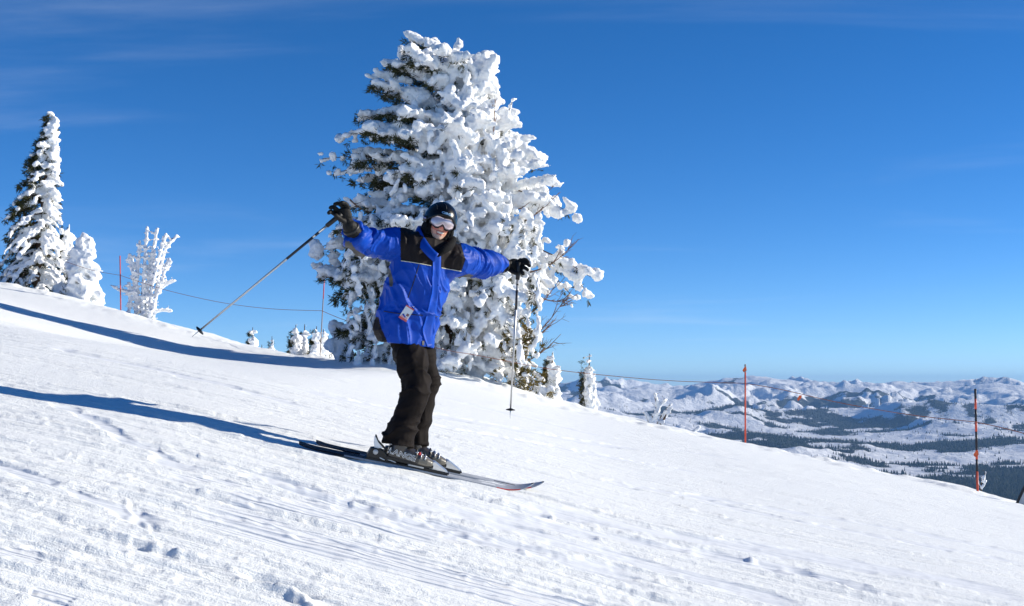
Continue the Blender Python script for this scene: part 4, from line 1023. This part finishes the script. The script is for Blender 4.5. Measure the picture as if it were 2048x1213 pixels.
for s_ in (-1, 1):
    EP = Blob(); EP.ell(hd(s_ * 0.088, -0.052, -0.005), (0.026, 0.062, 0.052), HM, 3); EP.ell(hd(s_ * 0.082, -0.085, 0.01), (0.022, 0.04, 0.04), HM); ev, ef, _ = EP.done(0.004, 2); pobj('ear_pad', ev, ef, M_BLACK, helmet)
for x0 in (-0.03, 0.03):
    VP = Parts(); q = np.array([on_jacket(*p, 0.0005, HB)[0] for p in [(880 + x0 * 300, 404), (883 + x0 * 300, 412), (884 + x0 * 300, 419)]]); Vv, Ff = tube_np(q, [.0025, .004, .0025], 6); VP.add(Vv, Ff); pobj('vent', np.concatenate(VP.v), VP.f, M_RUBBER, helmet)
def text_on(name, txt, origin, ex, ey, size, m, parent, tree, depth=0.0015, shear=0.0, bold=0.0, squash=1.0):
    """lettering cut from a font, pressed onto the surface behind it"""
    cu = bpy.data.curves.new('t', 'FONT'); cu.body = txt; cu.size = size; cu.align_x = 'CENTER'; cu.align_y = 'CENTER'; cu.shear = shear; cu.offset = bold; cu.resolution_u = 3
    o = bpy.data.objects.new('t', cu); COL.objects.link(o); dg = bpy.context.evaluated_depsgraph_get(); me = bpy.data.meshes.new_from_object(o.evaluated_get(dg)); bpy.data.objects.remove(o)
    bm_ = bmesh.new(); bm_.from_mesh(me); bmesh.ops.triangulate(bm_, faces=bm_.faces[:]); bmesh.ops.subdivide_edges(bm_, edges=[e for e in bm_.edges if e.calc_length() > size * 0.3], cuts=1)
    bmesh.ops.triangulate(bm_, faces=bm_.faces[:])
    P = np.array([v_.co[:] for v_ in bm_.verts]); Ff = [[v_.index for v_ in f_.verts] for f_ in bm_.faces]; bm_.free(); bpy.data.meshes.remove(me)
    nz_ = np.cross(ex, ey); W = []
    for p in P:
        w = origin + ex * p[0] * squash + ey * p[1]; h = tree.ray_cast(Vector(w + nz_ * 0.15), Vector(-nz_))
        W.append(np.array(h[0]) + nz_ * depth if h[0] is not None else w)
    return pobj(name, W, Ff, m, parent, smooth=False)
lo = on_jacket(894, 428, 0, HB)[0]; lex = unit(HR * 1.0 + HF * -0.25 ); ley = unit(HU - lex * (HU @ lex))
text_on('lettering', 'GIRO', lo, lex, ley, 0.021, M_LOGO, helmet, HB, bold=0.0006, squash=1.35)

# --- goggles
def gog(x, y, R0, zoff=0.0): a = x / 0.105; return np.array([math.sin(a) * R0, y, math.cos(a) * R0 * 1.05 + zoff])
def gog_shape(x, grow):
    t_ = abs(x) / 0.078
    top = 0.036 - 0.006 * math.exp(-(x / 0.018) ** 2) - 0.010 * max(0, t_ - 0.7) / 0.3 + grow
    bot = -0.036 + 0.026 * math.exp(-(x / 0.017) ** 2) + 0.016 * max(0, t_ - 0.6) / 0.4 - grow
    return bot, top
def gog_mesh(name, W, grow, R0, thick, m, parent):
    n, k = 33, 7; V = []; Fc = []
    for lay, rr_ in ((0, R0), (1, R0 - thick)):
        for i in range(n):
            x = -W + 2 * W * i / (n - 1); b_, t_ = gog_shape(x, grow); b_ += 0.02 * max(0, abs(x) / W - 0.9) * 5 * 0.3; t_ -= 0.02 * max(0, abs(x) / W - 0.9) * 5 * 0.3
            for j in range(k): V.append(gog(x, b_ + (t_ - b_) * j / (k - 1), rr_ + (0.004 * math.sin(j / (k - 1) * math.pi) if lay == 0 else 0)))
    N = n * k; I = lambda l, i, j: l * N + i * k + j
    for i in range(n - 1):
        for j in range(k - 1): Fc.append((I(0, i, j), I(0, i + 1, j), I(0, i + 1, j + 1), I(0, i, j + 1))); Fc.append((I(1, i, j), I(1, i, j + 1), I(1, i + 1, j + 1), I(1, i + 1, j)))
        for j in (0, k - 1): Fc.append((I(0, i, j), I(1, i, j), I(1, i + 1, j), I(0, i + 1, j)))
    for i in (0, n - 1):
        for j in range(k - 1): Fc.append((I(0, i, j), I(0, i, j + 1), I(1, i, j + 1), I(1, i, j)))
    return pobj(name, hdv(V), Fc, m, parent)
gogg = empty('goggles', (0, 0, 0)); gogg.parent = person
frame_ = gog_mesh('frame', 0.094, 0.009, 0.108, 0.034, M_RUBBER, gogg); gog_mesh('lens', 0.080, 0.0, 0.1125, 0.004, M_LENS, gogg)
V = []; Fc = []; n = 30
for i in range(n):
    a = math.radians(62) + math.radians(236) * i / (n - 1)
    for dy_ in (-0.018, 0.018): V.append(np.array([math.sin(a) * 0.1165, 0.004 + 0.012 * (1 - math.cos(a)) * 0.3 + dy_, math.cos(a) * (0.140 if math.cos(a) < 0 else 0.122)]))
for i in range(n - 1): Fc.append((2 * i, 2 * i + 2, 2 * i + 3, 2 * i + 1))
st = pobj('strap', hdv(V), Fc, M_RUBBER, gogg); sm_ = st.modifiers.new('thickness', 'SOLIDIFY'); sm_.thickness = 0.004
for a_ in (-78, -88, -70):
    a = math.radians(a_); P_ = Blob(); P_.ell(hd(math.sin(a) * 0.119, 0.010 + 0.006 * math.sin(a_), math.cos(a) * 0.126), (0.004, 0.006, 0.008), HM); pobj('strap_mark', np.concatenate(P_.v), P_.f, M_STRAPLOGO, gogg)

# --- gloves
def glove(wrist, palm, across, normal, fingers, thumb, cuff_from, name_label):
    G = Blob(); ax = unit(palm - wrist); ac = unit(across - ax * (across @ ax)); nn2 = np.cross(ax, ac)
    G.ell(palm, (0.048, 0.054, 0.028), np.stack([ac, ax, nn2], 1), 3); G.ell(palm * .6 + wrist * .4, (0.036, 0.045, 0.026), np.stack([ac, ax, nn2], 1), 3)
    G.chain([cuff_from, wrist, palm * .35 + wrist * .65], [0.052, 0.050, 0.040], 16, 8)
    for fp in fingers: G.chain(fp, np.linspace(0.0150, 0.0130, len(fp)), 10, 9)
    G.chain(thumb, [0.018, 0.016, 0.014], 10, 8)
    gv, gf, gn = G.done(0.0032, 2)
    gv = gv + gn * (0.0016 * fold(gv * 42, 111))[:, None]
    g = pobj('glove', gv, gf, M_GLOVE)
    Cb = Parts(); d = unit(wrist - cuff_from); c0 = wrist * .75 + cuff_from * .25; u, w, _ = frame(d); a = np.linspace(0, 2 * np.pi, 25)[:-1]
    V = np.concatenate([c0 + d * t_ + r_ * (np.cos(a)[:, None] * u + np.sin(a)[:, None] * w) for t_, r_ in ((-.010, .055), (-.008, .0585), (.008, .0565), (.010, .052))])
    pobj('wrist_strap', V, [(i * 24 + k, i * 24 + (k + 1) % 24, (i + 1) * 24 + (k + 1) % 24, (i + 1) * 24 + k) for i in range(3) for k in range(24)], M_RUBBER, g)
    return g
D0 = -0.42
glove(K(700, 454, D0 + .03), K(689, 431, D0), K(705, 425, D0) - K(670, 440, D0), None,
      [[K(697, 418, D0), K(692, 408, D0 - .03), K(684, 406, D0 - .055)], [K(688, 417, D0), K(678, 408, D0 - .035), K(670, 409, D0 - .06)],
       [K(679, 423, D0), K(667, 415, D0 - .035), K(661, 416, D0 - .06)], [K(673, 431, D0), K(662, 424, D0 - .03), K(658, 426, D0 - .05)]],
      [K(689, 444, D0 - .01), K(678, 437, D0 - .04), K(671, 431, D0 - .06)], K(709, 468, D0 + .075), 'r')
D1 = 0.46
glove(K(1009, 530, D1 - .02), K(1028, 531, D1), K(1030, 515, D1) - K(1026, 548, D1), None,
      [[K(1040, 521, D1), K(1051, 520, D1 - .01), K(1057, 526, D1 - .02)], [K(1041, 527, D1), K(1052, 527, D1 - .02), K(1059, 532, D1 - .03)],
       [K(1039, 533, D1), K(1049, 536, D1 - .03), K(1055, 540, D1 - .04)], [K(1035, 539, D1), K(1043, 543, D1 - .03), K(1046, 548, D1 - .04)]],
      [K(1018, 538, D1 - .02), K(1027, 545, D1 - .04), K(1034, 547, D1 - .05)], K(997, 531, D1 - .08), 'l')

# --- boots, built along the ski: x forward, z away from the snow
def boot(O, M, near):
    W = lambda P: O + np.asarray(P) @ M.T
    B_ = Blob(); c = lambda x, y, z: O + M @ np.array([x, y, z])
    B_.rings([(c(-0.155, 0, 0.085), M @ np.array([0, .030, 0]), M @ np.array([0.0, 0, .030])), (c(-0.145, 0, 0.085), M @ np.array([0, .040, 0]), M @ np.array([0.0, 0, .042])), (c(-0.09, 0, 0.09), M @ np.array([0, .045, 0]), M @ np.array([0, 0, .050])), (c(-0.02, 0, 0.092), M @ np.array([0, .050, 0]), M @ np.array([0, 0, .054])),
              (c(0.05, 0, 0.078), M @ np.array([0, .053, 0]), M @ np.array([0, 0, .042])), (c(0.11, 0, 0.068), M @ np.array([0, .050, 0]), M @ np.array([0, 0, .032])), (c(0.145, 0, 0.062), M @ np.array([0, .036, 0]), M @ np.array([0, 0, .024])), (c(0.155, 0, 0.058), M @ np.array([0, .022, 0]), M @ np.array([0, 0, .015]))], 24)
    B_.chain([c(-0.092, 0, 0.09), c(-0.085, 0, 0.14), c(-0.082, 0, 0.165)], [0.050, 0.052, 0.048], 18, 8, (0, 0))
    v_, f_, n_ = B_.done(0.0045, 2); fl = (v_[f_].mean(1) - O) @ M; mi_ = (fl[:, 0] > 0.052).astype(int)
    bo = pobj('boot', v_, f_, [M_BOOT, M_BOOTTOE], midx=mi_)
    sole = Parts(); pr = [(-0.158, .028), (-0.14, .036), (-0.05, .034), (0.05, .040), (0.12, .038), (0.158, .030)]
    V = []; 
    for x, w in pr:
        for y, z in ((-w, .036), (w, .036), (w, .056), (-w, .056)): V.append(c(x, y, z))
    Ff = [(4 * i + k, 4 * i + (k + 1) % 4, 4 * i + 4 + (k + 1) % 4, 4 * i + 4 + k) for i in range(5) for k in range(4)] + [(3, 2, 1, 0), (20, 21, 22, 23)]
    pobj('sole', V, Ff, M_RUBBER, bo, smooth=False)
    tree = BVHTree.FromPolygons([tuple(p) for p in v_], [tuple(q) for q in f_])
    for x in (0.030, 0.062, 0.092):                                  # buckle straps over the instep
        pts = []
        for a in np.linspace(-1.2, 1.2, 9):
            d = M @ np.array([0, math.sin(a), math.cos(a)]); s0 = c(x, 0, .07); h = tree.ray_cast(Vector(s0 + d * .15), Vector(-d)); pts.append(np.array(h[0]) + d * .004 if h[0] is not None else s0 + d * .05)
        V, Ff = tube_np(pts, np.full(9, .0055), 6); bk = pobj('buckle', V, Ff, M_METAL if x > .05 else M_BOOTTOE, bo)
        bb = Blob(); bb.ell(pts[2], (.012, .006, .006), M); pobj('lever', np.concatenate(bb.v), bb.f, M_METAL, bk)
    if near:
        o3 = c(-0.062, -0.05, 0.090); sl = math.radians(-6); ex = M @ np.array([math.cos(sl), 0, math.sin(sl)]); ey = M @ np.array([-math.sin(sl), 0, math.cos(sl)])
        text_on('lettering', 'LANGE', o3, ex, ey, 0.052, M_WHITE, bo, tree, 0.002, bold=0.0022, squash=1.12)
        text_on('lettering_inset', 'LANGE', o3, ex, ey, 0.052, M_BOOT, bo, tree, 0.0032, bold=-0.0005, squash=1.12)
        rb = Blob(); rb.ell(c(0.048, -0.035, 0.118), (.010, .006, .012), M); pobj('red_badge', np.concatenate(rb.v), rb.f, M_RED, bo)
    return bo

def ski(label, O, M, near):
    root = empty('ski', Vector(O)); tag(root, label, 'ski', 'the pair of skis')
    Lc = lambda P: np.asarray(P) @ M.T                               # children in the root's frame (no rotation on the empty)
    xs = np.concatenate([np.linspace(-0.73, -0.66, 5)[:-1], np.linspace(-0.66, 0.66, 24)[:-1], np.linspace(0.66, 0.85, 14)])
    V = []; n = len(xs)
    for x in xs:
        w = 0.036 + 0.016 * abs((x - 0.02) / 0.75) ** 2
        if x > 0.735: w *= max(0.10, 1 - ((x - 0.735) / 0.12) ** 2.2)
        if x < -0.69: w *= max(0.5, 1 - ((-0.69 - x) / 0.07) ** 2)
        z = 0.070 * max(0, (x - 0.645) / 0.205) ** 1.9 + 0.014 * max(0, (-0.62 - x) / 0.11) ** 1.8
        th = 0.013 - 0.006 * min(1, abs(x) / 0.8)
        for y, zz in ((-w, 0), (w, 0), (w, th * .55), (w * .9, th), (-w * .9, th), (-w, th * .55)): V.append((x, y, z + zz))
    Fc = []; mi_ = []
    for i in range(n - 1):
        for k in range(6):
            Fc.append((6 * i + k, 6 * i + (k + 1) % 6, 6 * i + 6 + (k + 1) % 6, 6 * i + 6 + k)); xm = .5 * (xs[i] + xs[i + 1])
            top = (1 if xm < -0.20 else (0 if xm < 0.83 else 1))
            mi_.append(1 if k == 0 else (top if k == 3 else (3 if (0.63 < xm < 0.76) else 2 if xm > -0.45 else 1)))
    Fc += [(5, 4, 3, 2, 1, 0), tuple(range(6 * n - 6, 6 * n))]; mi_ += [1, 1]
    mesh_obj('board', Lc(V), Fc, [M_SKITOP, M_SKIBLACK, M_SKIWALL, M_RED], root, smooth=False, midx=mi_)
    def part(name, prof, w, m, parent=root, bev=0.003):
        """outline in the ski's x-z plane, given width"""
        k = len(prof); V = [(x, -w, z) for x, z in prof] + [(x, w, z) for x, z in prof]
        Ff = [tuple(range(k)), tuple(range(2 * k - 1, k - 1, -1))] + [(i, k + i, k + (i + 1) % k, (i + 1) % k) for i in range(k)]
        o = mesh_obj(name, Lc(V), Ff, m, parent, smooth=False); b_ = o.modifiers.new('bevel', 'BEVEL'); b_.width = bev; b_.segments = 2; return o
    part('plate', [(-0.30, .010), (0.27, .010), (0.25, .022), (-0.28, .024)], .030, M_RUBBER)
    hp = part('heel_piece', [(-0.285, .022), (-0.15, .022), (-0.155, .060), (-0.185, .085), (-0.235, .092), (-0.27, .085), (-0.28, .05)], .026, M_RUBBER)
    part('release_lever', [(-0.245, .085), (-0.225, .090), (-0.190, .100), (-0.232, .135), (-0.252, .165), (-0.262, .163), (-0.258, .12)], .014, M_WHITE, hp)
    part('lever_edge', [(-0.187, .098), (-0.150, .085), (-0.190, .112), (-0.232, .142), (-0.253, .175), (-0.262, .170), (-0.232, .130)], .0165, M_RUBBER, hp)
    ds = Parts(); V_, F_ = tube_np(np.array([(-0.235, -.031, .068), (-0.235, .031, .068)]), [.017, .017], 18); ds.add(Lc(V_), F_); ds.build('dial', M_SKITOP, hp)
    part('toe_piece', [(0.13, .022), (0.262, .022), (0.262, .034), (0.245, .044), (0.165, .083), (0.150, .083), (0.145, .05)], .024, M_METAL)
    part('toe_base', [(0.10, .018), (0.272, .018), (0.272, .029), (0.10, .033)], .032, M_RUBBER)
    part('lifter', [(-0.01, .024), (0.10, .024), (0.095, .040), (0.0, .043)], .033, M_SKITOP)
    for x0, x1 in ((-0.20, -0.165), (-0.145, -0.09)):
        part('brake_arm', [(x0, .034), (x1, .026), (x1, .030), (x0, .039)], .034, M_WHITE, bev=0.001)
    if near:
        part('tip_stripe', [(0.10, .0098), (0.60, .0078), (0.60, .0088), (0.10, .0110)], .012, M_WHITE, bev=0.0003)
    else:
        part('tip_stripe', [(0.30, .0090), (0.66, .0076), (0.66, .0086), (0.30, .0100)], .010, M_ZIP, bev=0.0003)
    return root
boot(O1, M1, True); boot(O2, M2, False)
ski('near ski under the boot with white lettering, grey top and black tail', O1, M1, True)
ski('far ski of the pair, partly hidden behind the near boot', O2, M2, False)

# --- poles
def pole(label, grip_top, grip_end, tip, gaps):
    root = empty('ski_pole', Vector(tip)); tag(root, label, 'ski pole', 'the pair of ski poles'); T0 = np.array(tip)
    d = unit(np.array(tip) - np.array(grip_top)); L = np.linalg.norm(np.array(tip) - np.array(grip_top)); G = np.array(grip_top)
    def cyl(name, a, b_, r0, r1, m, parent=root, n=2, sides=12):
        P_ = Parts(); V, Fc = tube_np(np.array([G + d * (a + (b_ - a) * i / (n - 1)) for i in range(n)]) - T0, np.linspace(r0, r1, n), sides); P_.add(V, Fc); return P_.build(name, m, parent)
    cyl('grip', 0, 0.125, .017, .015, M_RUBBER, n=4); cyl('shaft', 0.115, L - 0.075, .0085, .0062, M_SHAFT)
    for a, b_ in gaps: cyl('shaft_band', a, b_, .0090, .0088, M_ZIP)
    cyl('tip', L - 0.08, L, .0055, .0018, M_METAL)
    P_ = Parts(); c = G + d * (L - 0.065) - T0; u, w, _ = frame(d); V = [c - d * .012, c + d * .010]; n = 20; Fc = []
    for i in range(n):
        a = i / n * 2 * np.pi; r_ = 0.033 * (1 + 0.07 * math.cos(3 * a)); V.append(c + d * .004 + r_ * (math.cos(a) * u + math.sin(a) * w)); V.append(c - d * .001 + r_ * (math.cos(a) * u + math.sin(a) * w))
    for i in range(n):
        a, b_ = 2 + 2 * i, 2 + 2 * ((i + 1) % n); Fc += [(0, a + 1, b_ + 1), (1, b_, a), (a, b_, b_ + 1, a + 1)]
    P_.add(V, Fc); P_.build('basket', M_RUBBER, root)
    return root
rp0, rp1 = K(683, 428, D0 - .035), K(384, 674, D0 + .02)
pole('pole in the raised hand on the left, slanting down to the snow', rp0, None, rp1, [(0.19, 0.22), (0.24, 0.46)])
lp0, lp1 = K(1037, 525, D1 - .03), K(1020, 838, D1)
pole('pole hanging straight down from the hand on the right', lp0, None, lp1, [(0.155, 0.165), (0.20, 0.34)])

# --- lift ticket
c0, n0 = on_jacket(810, 629, 0.012); tk = empty('lift_ticket', Vector(c0)); tag(tk, 'small red and white lift ticket hanging on the blue jacket', 'ticket')
ey = unit(K(821, 612) - K(799, 646)); n0 = unit(np.array([0.25, -1, 0.05])); ex = unit(np.cross(ey, -n0)); ex = ex if ex[0] > 0 else -ex; nz0 = np.cross(ex, ey); nz0 = nz0 if nz0[1] < 0 else -nz0
def card(name, x0, x1, y0, y1, z, m, parent, th=0.0012):
    V = [ex * x + ey * y + nz0 * (z + t_) for t_ in (0, th) for x, y in ((x0, y0), (x1, y0), (x1, y1), (x0, y1))]
    return mesh_obj(name, V, [(0, 3, 2, 1), (4, 5, 6, 7), (0, 1, 5, 4), (1, 2, 6, 5), (2, 3, 7, 6), (3, 0, 4, 7)], m, parent, smooth=False)
M_TICK = mat('ticket_white', (0.70, 0.72, 0.74), 0.5, 0.3); M_TICKRED = mat('ticket_red', (0.62, 0.12, 0.11), 0.5, 0.3); M_TICKPINK = mat('ticket_pink', (0.66, 0.36, 0.36), 0.5, 0.3); M_TICKPIC = mat('ticket_picture', (0.25, 0.12, 0.12), 0.5, 0.3)
cd = card('card', -.030, .030, -.050, .050, 0, M_TICK, tk)
card('red_band', -.030, .030, -.050, -.036, .0016, M_TICKRED, cd); card('pink_band', -.024, .024, -.036, -.022, .0016, M_TICKPINK, cd); card('red_band', -.030, .030, .041, .050, .0016, M_TICKRED, cd)
card('picture', .004, .022, -.014, .004, .0016, M_TICKPIC, cd)
P_ = Parts(); V, Fc = tube_np(np.array([ey * .047 + nz0 * .001, ey * .060 + ex * .008, ey * .064 + ex * .016, ey * .055 + ex * .024 - nz0 * .006]), [.0012] * 4, 6); P_.add(V, Fc); P_.build('wire', M_METAL, tk)
print('SKIER depth', SY, 'ski dir', SKI_D, 'len', np.linalg.norm(NP - NT))

# ---------------------------------------------------------------- boundary poles and rope
M_POLERED = mat('orange_red_pole', (0.62, 0.085, 0.045), 0.5, 0.3, var=0.12, scale=8)
M_POLEDARK = mat('dark_pole', (0.018, 0.018, 0.026), 0.5, 0.3)
M_POLEGREY = mat('weathered_pole', (0.30, 0.24, 0.22), 0.7, 0.2)
M_ROPE = mat('rust_rope', (0.30, 0.12, 0.08), 0.8, 0.2, var=0.2, scale=30)
M_TAPE = mat('orange_tape', (0.85, 0.16, 0.06), 0.6, 0.2)
def marker(label, px, Y, top, bands, rad=0.018, flag=None, bottom=None, lean=0.0):
    g = ground_at(px, Y) if bottom is None else Vector(at(px, bottom, Y)); tp = at(px + lean, top, Y) - g
    root = empty('boundary_pole', g); tag(root, label, 'pole', 'poles that carry the boundary rope')
    ax = np.array(tp); H = np.linalg.norm(ax); ax = ax / H
    for a, b_, m in bands:
        P_ = Parts(); V, Fc = tube_np(np.array([ax * (H * a - (0.25 if a == 0 else 0)), ax * H * b_]), [rad, rad * .97], 8); P_.add(V, Fc); P_.build('pole_section', m, root)
    if flag:
        z, m = flag; P_ = Parts(); c = ax * H * z; V = [c + np.array(q) for q in ((-.02, -.02, .05), (.02, -.02, .05), (.03, -.02, -.04), (-.05, -.03, -.08), (-.075, -.02, -.03))]
        o = mesh_obj('tape', V, [(0, 1, 2, 3, 4)], m, root, smooth=False); s_ = o.modifiers.new('t', 'SOLIDIFY'); s_.thickness = 0.006
    return root, g, ax, H
marker('thin red pole beside the frosted stems at the upper left', 240, 46.0, 512, [(0, 1, M_POLERED)], .022)
marker('thin faded pole standing by the left edge of the big pine', 640, 39.5, 553, [(0, .72, M_POLEGREY), (.72, 1, M_POLERED)], .016, lean=9)
marker('orange-red pole in the middle of the right crest', 1488.5, 32.0, 729, [(0, .90, M_POLERED), (.90, 1, M_POLEGREY)], .021, (0.94, M_TAPE), lean=2)
marker('black and red striped pole at the right edge of the slope', 1948.5, 26.3, 778, [(0, .19, M_POLERED), (.19, .31, M_POLEDARK), (.31, .40, M_POLERED), (.40, .58, M_POLEDARK), (.58, .68, M_POLERED), (.68, .80, M_POLEDARK), (.80, .90, M_POLERED), (.90, 1, M_POLEDARK)], .024, (0.37, M_TAPE), lean=2)
# one rope strung from pole to pole, sagging between them
rope = Parts(); RP = [((132, 524, 48.5), (185, 541, 47.5), (240, 551, 46)), ((240, 551, 46), (330, 580, 44.5), (440, 605, 43), (540, 618, 41), (644, 622, 39.4)), ((644, 622, 39.4), (690, 641, 37.5), (780, 668, 34.6), (880, 698, 31.2), (960, 712, 31.3), (1090, 737, 31.6), (1210, 751, 31.8), (1340, 762, 31.9), (1489, 767, 32)),
      ((1489, 767, 32), (1560, 779, 31), (1680, 806, 29.6), (1820, 830, 28), (1948, 844, 26.3)), ((1948, 844, 26.3), (2000, 855, 25.6), (2060, 871, 25), (2250, 930, 24))]
allp = []
for sp_ in RP: allp.append(smooth_poly(np.array([tuple(at(*p)) for p in sp_]), 20))
pts = np.concatenate([allp[0]] + [a_[1:] for a_ in allp[1:]])
ro = empty('boundary_rope', Vector(pts[0])); tag(ro, 'thin rust-coloured rope strung between the boundary poles', 'rope')
V, Fc = tube_np(pts - pts[0], np.full(len(pts), 0.008), 6); rope.add(V, Fc); rope.build('cord', M_ROPE, ro)
c = np.array(at(1601, 794, 30.6)) - pts[0]; V = [c + np.array(q) for q in ((-.03, 0, .03), (.03, 0, .035), (.02, 0, -.03), (-.06, -.01, -.10), (-.085, -.01, -.06))]
o = mesh_obj('tape', V, [(0, 1, 2, 3, 4)], M_TAPE, ro, smooth=False); s_ = o.modifiers.new('t', 'SOLIDIFY'); s_.thickness = 0.006

# grey-backed panel at the right edge of the picture, dark rim, almost wholly out of frame
g = np.array(at(2052, 1008, 24.5)); M_PANEL = mat('grey_panel', (0.42, 0.44, 0.47), 0.6, 0.2); M_RIM = mat('panel_rim', (0.02, 0.018, 0.02), 0.5, 0.3)
pr_ = empty('slope_panel', Vector(g)); tag(pr_, 'grey tilted panel with a dark edge at the far right edge', 'panel')
out_ = [(-.20, .0), (-.12, .16), (.02, .42), (.14, .56), (.9, .58), (.95, -.12)]
def slab(name, poly, y0, y1, m):
    k = len(poly); V = [(x, y0 + .1 * x, z) for x, z in poly] + [(x, y1 + .1 * x, z) for x, z in poly]
    mesh_obj(name, V, [tuple(range(k)), tuple(range(2 * k - 1, k - 1, -1))] + [(i, k + i, k + (i + 1) % k, (i + 1) % k) for i in range(k)], m, pr_, smooth=False)
slab('board', [(x * .93 + .03, z * .93 + .005) for x, z in out_], -.022, .02, M_PANEL); slab('rim', out_, -.018, .025, M_RIM)

# ---------------------------------------------------------------- the air between here and the mountains
hz_v = [(x, y, z) for z in (-470, 260) for x, y in ((-21000, -60), (21000, -60), (21000, 31000), (-21000, 31000))]
hz = mesh_obj('haze', hz_v, [(0, 3, 2, 1), (4, 5, 6, 7), (0, 1, 5, 4), (1, 2, 6, 5), (2, 3, 7, 6), (3, 0, 4, 7)], M_SNOW, smooth=False)
hm = bpy.data.materials.new('haze'); hm.use_nodes = True; hn = hm.node_tree; hn.nodes.clear()
ho = hn.nodes.new('ShaderNodeOutputMaterial'); pv = hn.nodes.new('ShaderNodeVolumePrincipled'); pv.inputs['Color'].default_value = (0.28, 0.56, 1.0, 1); pv.inputs['Density'].default_value = 3.8e-5; pv.inputs['Anisotropy'].default_value = 0.0
hn.links.new(pv.outputs[0], ho.inputs['Volume']); hz.data.materials.clear(); hz.data.materials.append(hm); tag(hz, 'pale blue air over the valley', 'haze', kind='stuff')
